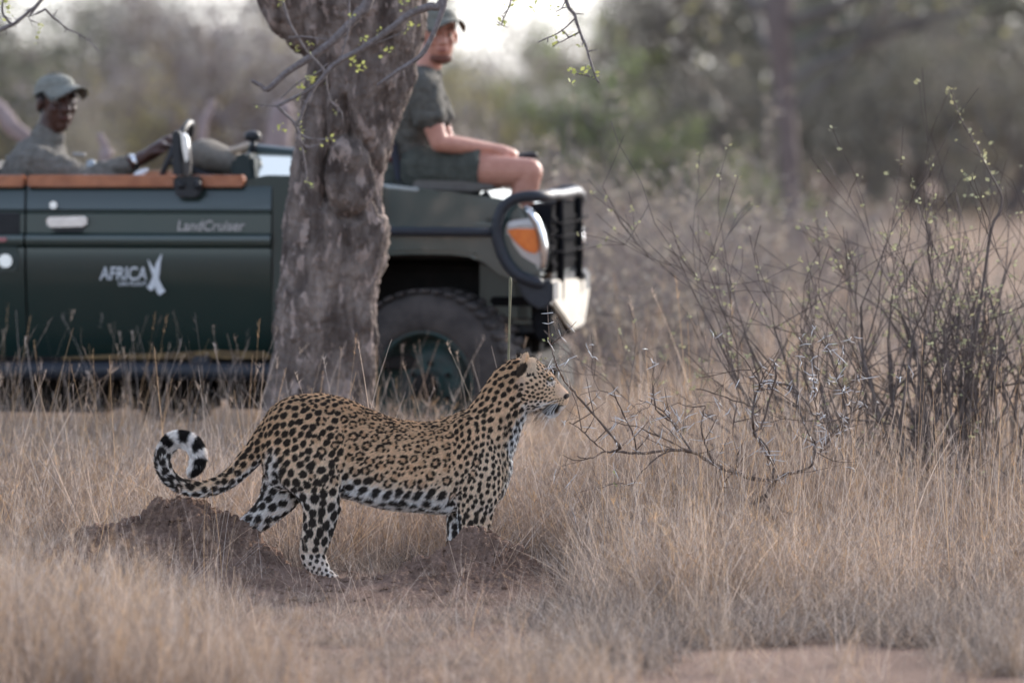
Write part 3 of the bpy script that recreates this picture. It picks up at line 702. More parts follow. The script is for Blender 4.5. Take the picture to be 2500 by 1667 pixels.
def spacing(px, py, R, T):
    """spot spacing and spot radius in photo pixels"""
    sp = np.full(len(px), 27.0); rd = np.full(len(px), 9.0); ty = np.zeros(len(px), int)   # 0 solid, 1 rosette
    topl = np.interp(px, [640, 700, 750, 850, 950, 1050, 1130], [1040, 971, 962, 975, 1018, 1030, 1000]); dep = py - topl
    f = R['flank']; sp = np.where(f, np.interp(dep, [0, 30, 80, 150, 190], [18, 23, 29, 32, 29]), sp); rd = np.where(f, sp * .262, rd); ty = np.where(f & (dep < 168), 1, ty)
    rd = np.where(f & (ty == 0), 9.5, rd)
    f = f & (dep < 14); ty = np.where(f, 0, ty); rd = np.where(f, 5.4, rd); sp = np.where(f, 15, sp)
    f = R['shoulder']; sp = np.where(f, 17.0, sp); rd = np.where(f, 5.4, rd); ty = np.where(f & (py > 1110) & (px < 1170) & (np.sin(px * .13 + py * .09) > .55), 1, ty); rd = np.where(f & (ty == 1), 7.5, rd); sp = np.where(f & (ty == 1), 24, sp)
    f = R['neck']; sp = np.where(f, np.interp(px, [1130, 1220, 1290], [19, 21, 17]), sp); rd = np.where(f, 6.2, rd)
    f = R['head']; sp = np.where(f, np.interp(px, [1285, 1330, 1350], [13.5, 10.0, 8.0]), sp); rd = np.where(f, np.interp(px, [1285, 1330, 1350], [3.9, 3.1, 1.9]), rd)
    f = R['rump']; sp = np.where(f, np.interp(dep, [0, 30, 200], [16, 22, 25]), sp); rd = np.where(f, np.interp(dep, [0, 30, 200], [5.2, 7.6, 9.0]), rd)
    ty = np.where(f & (px > 760) & (dep > 25) & (np.sin(px * .11 + py * .07) > .1), 1, ty); rd = np.where(f & (ty == 1), 8.5, rd); sp = np.where(f & (ty == 1), 27, sp)
    f = R['hind']; sp = np.where(f, np.interp(py, [1195, 1300, 1345, 1370], [28, 26, 21, 14]), sp); rd = np.where(f, np.interp(py, [1195, 1300, 1345, 1370], [10.5, 10, 7, 4.2]), rd)
    f = R['farhind']; sp = np.where(f, 27, sp); rd = np.where(f, 9.5, rd)
    f = R['front'] | R['farfront']; sp = np.where(f, np.interp(py, [1250, 1330, 1390], [20, 23, 14]), sp); rd = np.where(f, np.interp(py, [1250, 1330, 1390], [7.5, 9, 4.5]), rd)
    f = R['tail']; sp = np.where(f, np.interp(T[1], [.1, .3, .6, .75], [20, 20, 21, 24]), sp); rd = np.where(f, np.interp(T[1], [.1, .3, .6, .75], [7.0, 7.4, 8.2, 9.5]), rd)
    return sp, rd, ty
C0, (px_, py_, d_, R_, T_) = base_colour(V, NV)
sp_, rd_, ty_ = spacing(px_, py_, R_, T_)
skip = (R_['head'] & ((px_ > 1366) | ((px_ < 1312) & (py_ < 912)) | (py_ > 1003) | (np.hypot(px_ - 1344, py_ - 924) < 12) | ((px_ > 1348) & (py_ > 966)) | ((px_ > 1355) & (py_ > 935)))) | (np.hypot((px_ - 1273) / 16, (py_ - 906) / 30) < 1) & (d_ < 0) | (R_['tail'] & (T_[1] > .72)) | ((px_ > 1322) & (px_ < 1366) & (py_ > 982))
order = RNG.permutation(len(V)); acc = np.zeros((4500, 3)); asp = np.zeros(4500); na = 0; spots = []
rsc = {}
for i, fac in [(i, f_) for f_ in (1.16, 1.0, .88, .78) for i in order]:
    if skip[i] or (ty_[i] and fac < .85): continue
    s_ = sp_[i] / LS * (.78 if ty_[i] == 1 else .76) * fac
    if na:
        dd = acc[:na] - V[i]; D = np.einsum('ij,ij->i', dd, dd)
        if (D < ((s_ + asp[:na]) * .5) ** 2).any(): continue
    acc[na] = V[i]; asp[na] = s_; na += 1; spots.append(i); rsc[i] = fac ** .7
fill = np.where((ty_ == 1) & ~skip)[0]; RNG.shuffle(fill); fa = acc[:na]; fr = asp[:na]; ext = []; rfill = []
for i in fill:       # small dots in the gaps between the rosettes
    D = np.linalg.norm(fa - V[i], axis=1)
    if (D < fr * .66 + .0028).any() or (ext and (np.linalg.norm(np.array(ext) - V[i], axis=1) < .0125).any()): continue
    ext.append(V[i]); rfill.append(i)
def flow(px, py, R, T):
    """which way the coat lies, in the picture plane (x right, z up)"""
    fx = np.full(len(px), -1.0); fz = np.full(len(px), -.45)
    dep = sm(1080, 1240, py); fz -= dep * .6
    m = R['neck']; fx = np.where(m, -.75, fx); fz = np.where(m, -.85, fz)
    m = R['shoulder']; fx = np.where(m, -.45, fx); fz = np.where(m, -1, fz)
    m = R['front'] | R['farfront'] | R['hind']; fx = np.where(m, -.15, fx); fz = np.where(m, -1, fz)
    m = R['farhind']; fx = np.where(m, -.8, fx); fz = np.where(m, -.7, fz)
    m = R['rump']; fx = np.where(m, -.75, fx); fz = np.where(m, -.75, fz)
    m = R['head']; fx = np.where(m, -1, fx); fz = np.where(m, np.interp(py, [880, 950, 1010], [.5, 0, -.9]), fz)
    m = R['head'] & (py < 915) & (px < 1312); fx = np.where(m, .1, fx); fz = np.where(m, 1, fz)
    m = R['head'] & (px > 1320) & (py > 1000); fx = np.where(m, .4, fx); fz = np.where(m, -1, fz)
    m = R['tail']; fx = np.where(m, T[3], fx); fz = np.where(m, -T[4], fz)
    return fx, fz
els, tans = [], []          # (centre, radius, axis, elongation)
fx_, fz_ = flow(px_, py_, R_, T_)
for i in spots:
    c, n_ = V[i], NV[i]; r = rd_[i] / LS * RNG.uniform(.90, 1.06) * rsc[i] * (1.06 if ty_[i] else 1)
    ax = np.array([fx_[i], 0, fz_[i]]); ax += RNG.normal(0, .35, 3) * .6; ax -= n_ * (ax @ n_); ax /= np.linalg.norm(ax) + 1e-9; bx = np.cross(n_, ax)
    if ty_[i]:
        k = int(RNG.integers(4, 6)); a0 = RNG.uniform(0, 6.28); tans.append((c, r * 1.0, ax, 1.15)); gap = RNG.random() < .5
        for j in range(k):
            if gap and j == 0: continue
            a = a0 + 2 * math.pi * j / k + RNG.normal(0, .16); q = c + (ax * math.cos(a) * 1.1 + bx * math.sin(a)) * r * .98
            ta = -ax * math.sin(a) + bx * math.cos(a); els.append((q, r * RNG.uniform(.40, .52), ta, RNG.uniform(1.15, 1.8)))
    else:
        el = RNG.uniform(1.05, 1.6); els.append((c, r / math.sqrt(el) * 1.06, ax, el))
        if RNG.random() < .12 and r > .008: els.append((c + (ax * RNG.normal() + bx * RNG.normal()) * r * .55, r * .62, bx, 1.2))
for i in rfill:
    a_ = np.array([fx_[i], 0, fz_[i]]); els.append((V[i], RNG.uniform(.0032, .0050), a_ / np.linalg.norm(a_), RNG.uniform(1.1, 1.8)))
def paint(v, C):
    E = els; ec = np.array([e[0] for e in E]); er_ = np.array([e[1] for e in E]); ea = np.array([e[2] for e in E]); ee = np.array([e[3] for e in E])
    tc_ = np.array([e[0] for e in tans]); tr_ = np.array([e[1] for e in tans])
    n = vnoise(v, 110, 31); n2 = vnoise(v, 300, 32)
    dark = np.zeros(len(v)); tawny = np.zeros(len(v)); xb = np.floor(v[:, 0] / .02).astype(int)
    for b in np.unique(xb):
        idx = np.where(xb == b)[0]; x0 = b * .02
        near = np.where((ec[:, 0] > x0 - .03) & (ec[:, 0] < x0 + .05))[0]
        for j0 in range(0, len(idx), 4000):
            ii = idx[j0:j0 + 4000]
            if len(near):
                D = v[ii][:, None, :] - ec[near][None]; t = np.einsum('ijk,jk->ij', D, ea[near]); q2 = (D ** 2).sum(2) + (1 / ee[near] ** 2 - 1) * t ** 2
                q = np.sqrt(np.maximum(q2, 0)) / er_[near] + (n[ii] * .13 + n2[ii] * .10)[:, None]
                dark[ii] = np.maximum(dark[ii], sm(1.14, .90, q).max(1))
            tn = np.where((tc_[:, 0] > x0 - .03) & (tc_[:, 0] < x0 + .05))[0]
            if len(tn):
                D = v[ii][:, None, :] - tc_[tn][None]; q = np.sqrt((D ** 2).sum(2)) / tr_[tn]; tawny[ii] = np.maximum(tawny[ii], sm(1.15, .8, q).max(1))
    C = C * (1 - .45 * tawny[:, None]) + np.array([0.56, 0.32, 0.165]) * .45 * tawny[:, None]
    blk = np.array([0.020, 0.015, 0.013])
    return C * (1 - .97 * dark[:, None]) + blk * .97 * dark[:, None]
C1 = paint(V, C0); set_col(leo_me, C1)
FUR = attr_mat('leopard_coat', .75, spec=.15); 
leopard = thing('leopard', 'spotted leopard with curled tail standing side-on among the soil mounds', 'leopard', (-.25, LY0, 0))
leo = link('body', leo_me, FUR, leopard)

# ---- the coat as hair curves
leo_me.calc_loop_triangles()
T3 = np.empty(len(leo_me.loop_triangles) * 3, np.int32); leo_me.loop_triangles.foreach_get('vertices', T3); T3 = T3.reshape(-1, 3)
A = V[T3]; ar = np.linalg.norm(np.cross(A[:, 1] - A[:, 0], A[:, 2] - A[:, 0]), axis=1) / 2
cy = A.mean(1)
wgt = ar * np.where(cy[:, 1] > LY0 + .03, .45, 1.0) * np.where(topx(cy) > 1270, 1.8, 1)
NH = 340000
tri = RNG.choice(len(T3), NH, p=wgt / wgt.sum()); u, v_ = RNG.random(NH), RNG.random(NH); f = u + v_ > 1; u[f], v_[f] = 1 - u[f], 1 - v_[f]
bw = np.stack([1 - u - v_, u, v_], 1)[:, :, None]
root = (V[T3[tri]] * bw).sum(1); nr = (NV[T3[tri]] * bw).sum(1); nr /= np.linalg.norm(nr, axis=1)[:, None] + 1e-9
Cr, (px, py, d, R, T) = base_colour(root, nr); Cr = paint(root, Cr)
fx, fz = flow(px, py, R, T)
fl = np.stack([fx, np.zeros(NH), fz], 1); fl /= np.linalg.norm(fl, axis=1)[:, None]; fl -= nr * (fl * nr).sum(1)[:, None]; fl /= np.linalg.norm(fl, axis=1)[:, None] + 1e-6
ln = np.full(NH, .010); ln = np.where(R['flank'], .0115, ln); ln = np.where((py > 1195) & R['flank'], .025, ln); ln = np.where(R['head'], .0042, ln)
ln = np.where(R['head'] & (py > 1000), .007, ln); ln = np.where(R['head'] & (px > 1370), .0025, ln); ln = np.where(R['head'] & (py < 915) & (px < 1312), .009, ln)
ln = np.where(R['tail'], np.interp(T[1], [.1, .5, .8, 1], [.010, .016, .019, .022]), ln); ln = np.where(R['farhind'], .014, ln); ln = np.where(R['paw'], .005, ln)
ln = np.where(((py > 1000) & (py < 1260) & (px > 1225) & (px < 1300)), .019, ln); ln = np.where((px > 640) & (px < 700) & (py > 1090) & (py < 1220), .017, ln)
ln *= RNG.uniform(.6, 1.15, NH)
lift = np.where(R['tail'], .55, .38) + np.where((py > 1195) & R['flank'], .15, 0)
lift = np.where(R['head'], .25, lift)
dirv = fl + nr * lift[:, None] + RNG.normal(0, .16, (NH, 3)); dirv /= np.linalg.norm(dirv, axis=1)[:, None]
K = 4; pts = np.zeros((NH, K, 3)); p = root.copy(); dv = dirv
for k in range(K):
    pts[:, k] = p; p = p + dv * (ln / (K - 1))[:, None]; dv = dv - nr * (.16 * lift)[:, None] + np.array([0, 0, -.06]); dv = dv / np.linalg.norm(dv, axis=1)[:, None]
hc = bpy.data.hair_curves.new('fur'); hc.add_curves([K] * NH)
hc.attributes['position'].data.foreach_set('vector', pts.astype(np.float32).ravel())
ra = hc.attributes.get('radius') or hc.attributes.new('radius', 'FLOAT', 'POINT')
rr = np.tile(np.array([.00065, .0006, .00045, .00012]), NH); rr = (rr.reshape(NH, K) * np.where(R['head'], .7, 1)[:, None]).ravel()
ra.data.foreach_set('value', rr.astype(np.float32))
ca = hc.attributes.new('Col', 'FLOAT_COLOR', 'CURVE')
Ch = np.clip(Cr * (RNG.uniform(.75, 1.25, NH) * (1 + .16 * vnoise(root, 120, 77)))[:, None], 0, 1); ca.data.foreach_set('color', np.concatenate([Ch, np.ones((NH, 1))], 1).astype(np.float32).ravel())
hc.materials.append(FUR)
fo = bpy.data.objects.new('fur', hc); COL.objects.link(fo); fo.parent = leopard; fo.matrix_parent_inverse = Matrix.Translation(-Vector(leopard.location)); fo['kind'] = 'stuff'

# ---- eyes, whiskers
EYE = pmat('amber_eye', (0.22, 0.18, 0.08), (0.12, 0.10, 0.05), 90, .12, spec=.8, coat=1.0); PUP = pmat('black_wet', (.005, .005, .005), None, 10, .08, spec=.8, coat=1.0)
WHI = pmat('white_whisker', (.85, .82, .78), None, 10, .4)
def surf(px, py, s_):
    m = (np.hypot(px_ - px, py_ - py) < 6) & (d_ * s_ > 0); i = np.where(m)[0]; j = i[np.argmax(d_[i] * s_)]; return Vector(V[j])
for s_ in (-1, 1):
    e = surf(1344, 925, s_); c = Vector((LP(1344, 925).x, e.y + .0035 * -s_, LP(1344, 925).z))
    b = Buf(); b.add(*ball(c, .0080, 18)); eye = link('eye', b.mesh('eye'), EYE, leopard)
    b = Buf(); b.add(*ball(c + Vector((.0042, s_ * .0060, .0004)), (.0046, .0036, .0050), 12)); link('pupil', b.mesh('pupil'), PUP, eye)
    wb = Buf()
    for k in range(8):
        r, q = k % 4, k // 4
        a0 = surf(1364 - q * 7, 980 + r * 4, s_); th = math.radians((-168, -154, -141, -127)[r] + q * 6 + RNG.normal(0, 3)); L = RNG.uniform(.07, .12)
        pts_ = []; p = Vector(a0); d = Vector((math.cos(th), s_ * .62, math.sin(th))).normalized()
        for i in range(7): pts_.append(p.copy()); p += d * (L / 6); d = (d + Vector((-.02, 0, -.075))).normalized()
        wb = Buf(); wb.add(*tube(pts_, [.00055 * (1 - i / 7.5) + .0002 for i in range(7)], 4)); link('whisker', wb.mesh('whisker'), WHI, leopard)
    for k in range(9):         # chin and brow hairs
        if k < 5: a0 = surf(1348 + RNG.uniform(-10, 10), 1006, s_); d = Vector((RNG.uniform(-.5, .6), s_ * .3, -1)).normalized(); L = RNG.uniform(.03, .055)
        else: a0 = surf(1334, 905, s_); d = Vector((RNG.uniform(-.1, .9), s_ * .3, 1)).normalized(); L = RNG.uniform(.03, .06)
        wb = Buf(); wb.add(*tube([a0, a0 + d * L * .5, a0 + d * L + Vector((.004, 0, 0))], [.0006, .0005, .0002], 4)); link('whisker', wb.mesh('whisker'), WHI, leopard)
# ------------------------------------------------------------------ safari vehicle
YAW = math.radians(6)
CF, CL, CZ = Vector((math.cos(YAW), -math.sin(YAW), 0)), Vector((math.sin(YAW), math.cos(YAW), 0)), Vector((0, 0, 1))
_h = P(1056, 944, 25.0); CO = Vector((_h.x, _h.y, 0))
def car(a, b, c): return CO + CF * a + CL * b + CZ * c
def S(px, py, b=0.0):
    """pixel -> (a, c) on the upright plane b metres in from the near side of the vehicle"""
    d = ray(px, py); o = Vector((0, 0, CAMH)); p0 = CO + CL * b; t = (p0 - o).dot(CL) / d.dot(CL); q = o + d * t - CO
    return q.dot(CF), q.z
def SP_(px, py, b=0.0):
    a, c = S(px, py, b); return car(a, b, c)
def extr(outline, v, w_, bev=0.006, seg=2):
    """closed outline (list of Vectors) extruded along w_ from offset 0; returns mesh data with bevelled edges"""
    bm = bmesh.new(); vs_ = [bm.verts.new(p) for p in outline]; f = bm.faces.new(vs_)
    r = bmesh.ops.extrude_face_region(bm, geom=[f]); nv = [e for e in r['geom'] if isinstance(e, bmesh.types.BMVert)]
    bmesh.ops.translate(bm, verts=nv, vec=w_); bmesh.ops.recalc_face_normals(bm, faces=bm.faces)
    if bev: bmesh.ops.bevel(bm, geom=[e for e in bm.edges if e.calc_face_angle(0) > .35], offset=bev, segments=seg, affect='EDGES', clamp_overlap=True)
    V = [v.co.copy() for v in bm.verts]; bm.verts.index_update(); F = [tuple(x.index for x in f.verts) for f in bm.faces]; bm.free(); return V, F
def panel(poly, b0, b1, bev=.008, px=True):
    """outline given in picture pixels on the near plane (or in a,c metres), running from b0 to b1"""
    o = []
    for p in poly:
        a, c = S(p[0], p[1], max(b0, 0) if b0 < .5 else 0) if px else p
        o.append(car(a, b0, c))
    return extr(o, None, CL * (b1 - b0), bev)
def boxc(a0, a1, b0, b1, c0, c1, bev=.01): return panel([(a0, c0), (a1, c0), (a1, c1), (a0, c1)], b0, b1, bev, False)
def part(name, vf, mat, parent, label=None, smooth=False, kind=None):
    b = Buf()
    for v, f in (vf if isinstance(vf, list) else [vf]): b.add(v, f)
    me = b.mesh(name, smooth=smooth); o = link(name, me, mat, parent, kind=kind, label=label)
    if not smooth:
        me.polygons.foreach_set('use_smooth', [True] * len(me.polygons)); me.set_sharp_from_angle(angle=math.radians(32))
    return o
PAINT = pmat('green_paint', (0.008, 0.028, 0.024), (0.013, 0.028, 0.024), 2.2, .34, spec=.4, coat=.75, bump=.03, bscale=3)
PAINT_SHEEN = pmat('green_paint_sky_sheen', (0.024, 0.056, 0.053), (0.018, 0.044, 0.042), 3, .35, spec=.5, coat=1.0); PAINT_SHEEN.node_tree.nodes['Principled BSDF'].inputs['Coat IOR'].default_value = 1.9  # body green lightened in the colour, standing in for reflected sky
PAINTD = pmat('green_paint_dusty', (0.060, 0.072, 0.062), (0.018, 0.034, 0.030), 5, .5, spec=.4)
GRI = pmat('matt_black', (.016, .016, .018), None, 40, .95, spec=.02)
RUB = pmat('black_rubber', (.028, .026, .027), (.018, .018, .019), 30, .75, bump=.2); BLK = pmat('black_plastic', (.022, .023, .027), None, 40, .45, spec=.4)
BLKM = pmat('black_powder_coat', (.030, .033, .042), None, 40, .5, spec=.35)
CHR = pmat('bright_metal', (.80, .80, .82), (.7, .7, .72), 30, .18, metal=1.0)
WOOD = pmat('oiled_wood_rail', (.46, .17, .075), (.34, .115, .05), 14, .38, spec=.5, bump=.15)
DARK = pmat('underbody', (.022, .017, .015), (.012, .01, .009), 12, .85); BEIGE = pmat('beige_bumper', (.55, .50, .42), (.46, .41, .34), 9, .5)  # bumper face is a mottled beige
GRNW = pmat('green_wheel', (.030, .062, .058), (.045, .045, .040), 14, .6); DUST = pmat('dusty_tyre', (.085, .072, .066), (.05, .043, .041), 12, .9, bump=.3)
KHA = pmat('khaki_canvas', (.21, .185, .155), (.17, .15, .125), 30, .9, bump=.3); DSEAT = pmat('dark_seat', (.055, .055, .06), (.04, .04, .045), 30, .8)
WHT = pmat('white_vinyl', (.72, .74, .76), None, 20, .5); AMB = pmat('amber_lens', (.85, .21, .02), (.75, .16, .015), 60, .12, spec=.7, coat=1.0)
m_, n_, b_ = nodes('clear_lens'); b_.inputs['Base Color'].default_value = (.62, .66, .68, 1); b_.inputs['Roughness'].default_value = .06; b_.inputs['Metallic'].default_value = .55; b_.inputs['Coat Weight'].default_value = 1; LENS = m_
m_, n_, b_ = nodes('window_glass'); b_.inputs['Base Color'].default_value = (.96, .94, .82, 1); b_.inputs['Roughness'].default_value = .09; b_.inputs['Metallic'].default_value = .93; GLS = m_
SILV = pmat('silver_lettering', (.42, .40, .40), None, 20, .35, metal=.6)

veh = thing('safari_vehicle', 'dark green open safari vehicle with wooden door rail and black bull bar behind the tree', 'vehicle', car(-1.2, .85, 0))
W_ = 1.72
a_door0, c_sill = S(63, 876); a_door1, _ = S(664, 876); c_belt = S(300, 457)[1]; c_shut = S(300, 517)[1]
c_r0, c_r1 = S(300, 601)[1], S(300, 573)[1]
def body_side(a0, a1, name, inner=.07, b0=0.0, mirror=False):
    """side panel with its pressed lines: upper strip, recessed seam, raised swage, tucked-in lower edge"""
    prof = [(.030, c_belt + .004), (.018, c_belt - .03), (.008, c_shut + .010), (.016, c_shut + .003), (.016, c_shut - .003), (.006, c_shut - .010), (.004, c_r1 + .008), (-.018, c_r1 - .004), (-.022, (c_r0 + c_r1) / 2), (-.018, c_r0 + .004), (.004, c_r0 - .010),
            (.002, .98), (.004, .92), (.012, .86), (.026, .78), (.044, .68), (.064, .60), (.088, c_sill + .02), (.095, c_sill)]
    n = 2; V, F = [], []
    for a in (a0, a1):
        for o_, c in prof: V.append(car(a, (W_ - o_) if mirror else o_, c))
        for o_, c in prof[::-1]: V.append(car(a, (W_ - inner - o_ * 1.0) if mirror else inner + o_ * 1.0, c))
    k = len(prof) * 2
    for j in range(k):
        F.append((j, (j + 1) % k, k + (j + 1) % k, k + j))
    F.append(tuple(range(k))[::-1]); F.append(tuple(range(k, 2 * k))); return V, F
# doors and rear body
door = part('door', body_side(a_door0 + .004, a_door1 - .004, 'door'), PAINT, veh)
part('rear_body', [body_side(-3.55, a_door0 - .006, 'rear'), body_side(-3.55, a_door0 - .006, 'rear', mirror=True), boxc(-3.58, -3.5, .02, W_ - .02, c_sill, c_belt)], PAINT, veh)
fd = part('door', body_side(a_door0 + .004, a_door1 - .004, 'door', mirror=True), PAINT, veh, 'door on the far side')
part('floor_pan', [boxc(-3.5, .45, .09, W_ - .09, .50, .56), boxc(-2.5, -1.45, .30, W_ - .40, .29, .50, .05), boxc(-1.40, -1.05, .35, .80, .25, .50, .05), boxc(-1.0, -.72, .28, W_ - .5, .31, .50, .05), boxc(-2.0, -.9, .7, W_ - .3, .33, .50, .05), boxc(-3.4, -2.55, .45, W_ - .45, .33, .50, .04), boxc(-.75, .5, .45, W_ - .45, .34, .50), boxc(-3.5, .30, .52, .60, .40, .50), boxc(-3.5, .30, W_ - .60, W_ - .52, .40, .50)], DARK, veh)  # boxes below the floor added to keep the gap under the vehicle dark
part('front_axle', [tube([car(0, .2, .43), car(0, W_ - .2, .43)], .05, 12), ball(car(0, .65, .43), .12, 14)], DARK, veh)
part('engine', [boxc(-.55, .38, .42, W_ - .42, .46, .95, .03)], DARK, veh)
# cowl between door and bonnet
cow = [(664, 458), (664, 876), (700, 876), (840, 876), (846, 800), (858, 724), (880, 665), (902, 636), (928, 624), (928, 449), (760, 440), (612, 437), (600, 458)]
part('cowl', [panel([(664, 452), (664, 876), (836, 876), (842, 800), (856, 724), (878, 665), (902, 636), (928, 626), (928, 470), (760, 452)], .012, .10), panel([(664, 452), (664, 876), (836, 876), (842, 800), (856, 724), (878, 665), (902, 636), (928, 626), (928, 470), (760, 452)], W_ - .10, W_ - .012),
              panel([(598, 440), (598, 462), (930, 470), (930, 448), (760, 430), (650, 428)], .03, W_ - .03), panel([(598, 458), (598, 640), (640, 640), (640, 458)], .10, W_ - .10)], PAINT, veh)
# bonnet and wings
part('bonnet', [panel([(925, 449), (1000, 457), (1100, 470), (1200, 482), (1254, 492), (1272, 503), (1284, 520), (1284, 560), (925, 560)], .10, W_ - .10, .085)], PAINT_SHEEN, veh)
part('bonnet_edge', [panel([(918, 447), (1022, 459), (1026, 464), (1020, 468), (918, 457)], .10, W_ - .10, .012)], pmat('sky_glint_strip', (.45, .52, .56), None, 9, .25, metal=.7), veh)  # pale metal colour stands in for the sky glint along the bonnet edge
def wing(b0, b1): return panel([(925, 548), (1120, 546), (1190, 548), (1240, 560), (1280, 585), (1318, 640), (1330, 668), (1290, 690), (1252, 686), (1217, 669), (1188, 646), (1156, 629), (1100, 622), (1000, 621), (940, 624), (925, 628)], b0, b1, .045)
part('wing', wing(0, .34), PAINT_SHEEN, veh); part('wing', wing(W_ - .34, W_), PAINT_SHEEN, veh, 'wing on the far side')
arch = [(930, 600), (1150, 605), (1212, 640), (1246, 668), (1256, 700), (1252, 850), (1300, 860), (1300, 600), (1200, 560), (930, 560)]
part('wheel_arch_liner', [panel([(890, 610), (1200, 600), (1290, 660), (1290, 780), (1262, 780), (1250, 690), (1200, 655), (1150, 632), (930, 630), (890, 660), (862, 740), (846, 870), (820, 870), (830, 720)], .10, .56, .004), boxc(-.75, .42, .52, .60, .5, 1.02), boxc(-.75, .42, W_ - .6, W_ - .52, .5, 1.02)], DARK, veh)
# side tube, step, sill
part('side_step', [tube([SP_(-900, 905, -.06), SP_(300, 905, -.06), SP_(672, 908, -.06), SP_(700, 900, .1)], .038, 16), boxc(S(-900, 0)[0], a_door1 - .1, -.055, .10, S(300, 905)[1] - .030, S(300, 905)[1] + .034, .012), boxc(a_door0 - .2, a_door0 - .12, -.05, .4, .48, .56), boxc(a_door1 - .35, a_door1 - .27, -.05, .4, .48, .56)], BLKM, veh)
part('brush_rail', [tube([SP_(700, 561, -.045), SP_(945, 565, -.045), SP_(1130, 567, -.045), SP_(1214, 567, -.035)], .020, 14)], BLKM, veh, smooth=True)
part('lower_edge_strip', [panel([(150, 872), (260, 866), (400, 862), (520, 855), (640, 858), (660, 866), (660, 876), (150, 877)], .022, .05, .002)], pmat('yellow_brown', (.21, .14, .065), (.09, .06, .035), 25, .9), door)  # mottled yellow-brown strip along the lower edge of the door
# wooden rails, caps
rails = []
for x0, x1 in ((-1500, 59), (67, 428), (468, 594)):
    part('wooden_rail', panel([(x0, 428), (x1, 428), (x1, 457), (x0, 457)], -.012, .085, .007), WOOD, veh)
part('wooden_rail', panel([(67, 428), (594, 428), (594, 457), (67, 457)], W_ - .085, W_ + .012, .007), WOOD, veh, 'rail on the far door')
# door furniture
part('door_handle', [panel([(116, 530), (214, 527), (217, 541), (212, 553), (120, 555), (116, 545)], -.035, .0, .008)], CHR, door)
part('handle_recess', [panel([(120, 548), (212, 548), (200, 568), (134, 568)], -.004, .003, .006)], BLK, door)
part('key_lock', [tube([SP_(130, 501, -.012), SP_(130, 501, .02)], .017, 16)], CHR, door)
# vents and rear door fittings
part('air_vent', [panel([(-30, 519), (48, 519), (48, 577), (-30, 577)], -.010, .02, .006)], BLK, veh)
for k in range(5): part('vent_slat', panel([(-24, 525 + k * 10), (42, 525 + k * 10), (42, 529 + k * 10), (-24, 529 + k * 10)], -.016, -.008, .001), RUB, veh)
part('fuel_flap', [panel([(-30, 588), (30, 588), (46, 598), (52, 620), (50, 655), (40, 668), (-30, 672)], -.006, .02, .012)], PAINTD, veh)
part('fuel_cap', [tube([SP_(13, 637, -.035), SP_(13, 637, .02)], .030, 18)], CHR, veh, smooth=False); part('marker_light', [panel([(-12, 579), (20, 580), (18, 590), (-12, 591)], -.03, 0, .004)], pmat('pink_lens', (.5, .2, .2), None, 20, .2), veh)
# writing on the door
def text(name, s, px, py, hpx, mat, parent, b=-.004, width=None, shear=0, ext=.0012, font_space=1.0):
    cu = bpy.data.curves.new(name, 'FONT'); cu.body = s; cu.size = 1; cu.extrude = 0.0; cu.shear = shear; cu.space_character = font_space; cu.offset = .012
    o = bpy.data.objects.new(name, cu); COL.objects.link(o); dg = bpy.context.evaluated_depsgraph_get(); dg.update()
    me = bpy.data.meshes.new_from_object(o.evaluated_get(dg)); bpy.data.objects.remove(o)
    v = get_v(me); x0, x1, y0, y1 = v[:, 0].min(), v[:, 0].max(), v[:, 1].min(), v[:, 1].max()
    aL, cT = S(px, py, 0); aR, cB = S(px + width, py + hpx, 0)
    a = aL + (v[:, 0] - x0) / (x1 - x0) * (aR - aL); c = cB + (v[:, 1] - y0) / (y1 - y0) * (cT - cB)
    W3 = np.array([list(car(a_, b, c_)) for a_, c_ in zip(a, c)]); set_v(me, W3); me.name = name
    return link(name, me, mat, parent)
text('door_lettering', 'AFRICA', 243, 651, 33, WHT, door, b=-.0045, width=116, shear=.12)
text('door_lettering', 'ON FOOT', 289, 688, 10, WHT, door, b=-.0045, width=69)
text('model_badge', 'LandCruiser', 433, 538, 26, SILV, door, b=-.006, width=166, shear=.2)
def stroke(pts, w0):
    o1, o2 = [], []
    for i, p in enumerate(pts):
        q0, q1 = pts[max(i - 1, 0)], pts[min(i + 1, len(pts) - 1)]; dx, dy = q1[0] - q0[0], q1[1] - q0[1]; l = math.hypot(dx, dy); r = w0[i] / 2
        o1.append((p[0] - dy / l * r, p[1] + dx / l * r)); o2.append((p[0] + dy / l * r, p[1] - dx / l * r))
    return o1 + o2[::-1]
for k, (pts, w0, b_) in enumerate((([(395, 621), (387, 642), (383, 662), (379, 682), (371, 698), (364, 706)], [3, 10, 15, 16, 15, 14], -.0050), ([(362, 634), (369, 650), (377, 668), (383, 688), (390, 706), (397, 716)], [2, 6, 11, 15, 18, 19], -.0058))):
    part('crossed_horn_emblem', [panel(stroke(pts, w0), b_, b_ + .0008, 0)], WHT, door)
# wing mirror, folded, with its bracket
mir = part('wing_mirror', [panel([(428, 322), (436, 318), (450, 322), (452, 400), (455, 428), (430, 428)], -.10, -.03, .010)], BLK, veh)
part('mirror_glass', [panel([(450, 325), (462, 326), (468, 336), (471, 382), (462, 400), (454, 360)], -.11, -.07, .006)], CHR, mir)
part('mirror_case', [panel([(442, 326), (466, 330), (470, 400), (468, 430), (446, 430)], -.06, -.01, .01)], pmat('grey_case', (.16, .15, .14), None, 20, .5), mir)
part('mirror_bracket', [panel([(428, 430), (494, 430), (496, 456), (490, 476), (484, 483), (436, 483), (430, 470), (427, 450)], -.045, .03, .012), ball(SP_(440, 452, -.06), .018, 10), ball(SP_(482, 452, -.06), .02, 10)], BLK, veh)
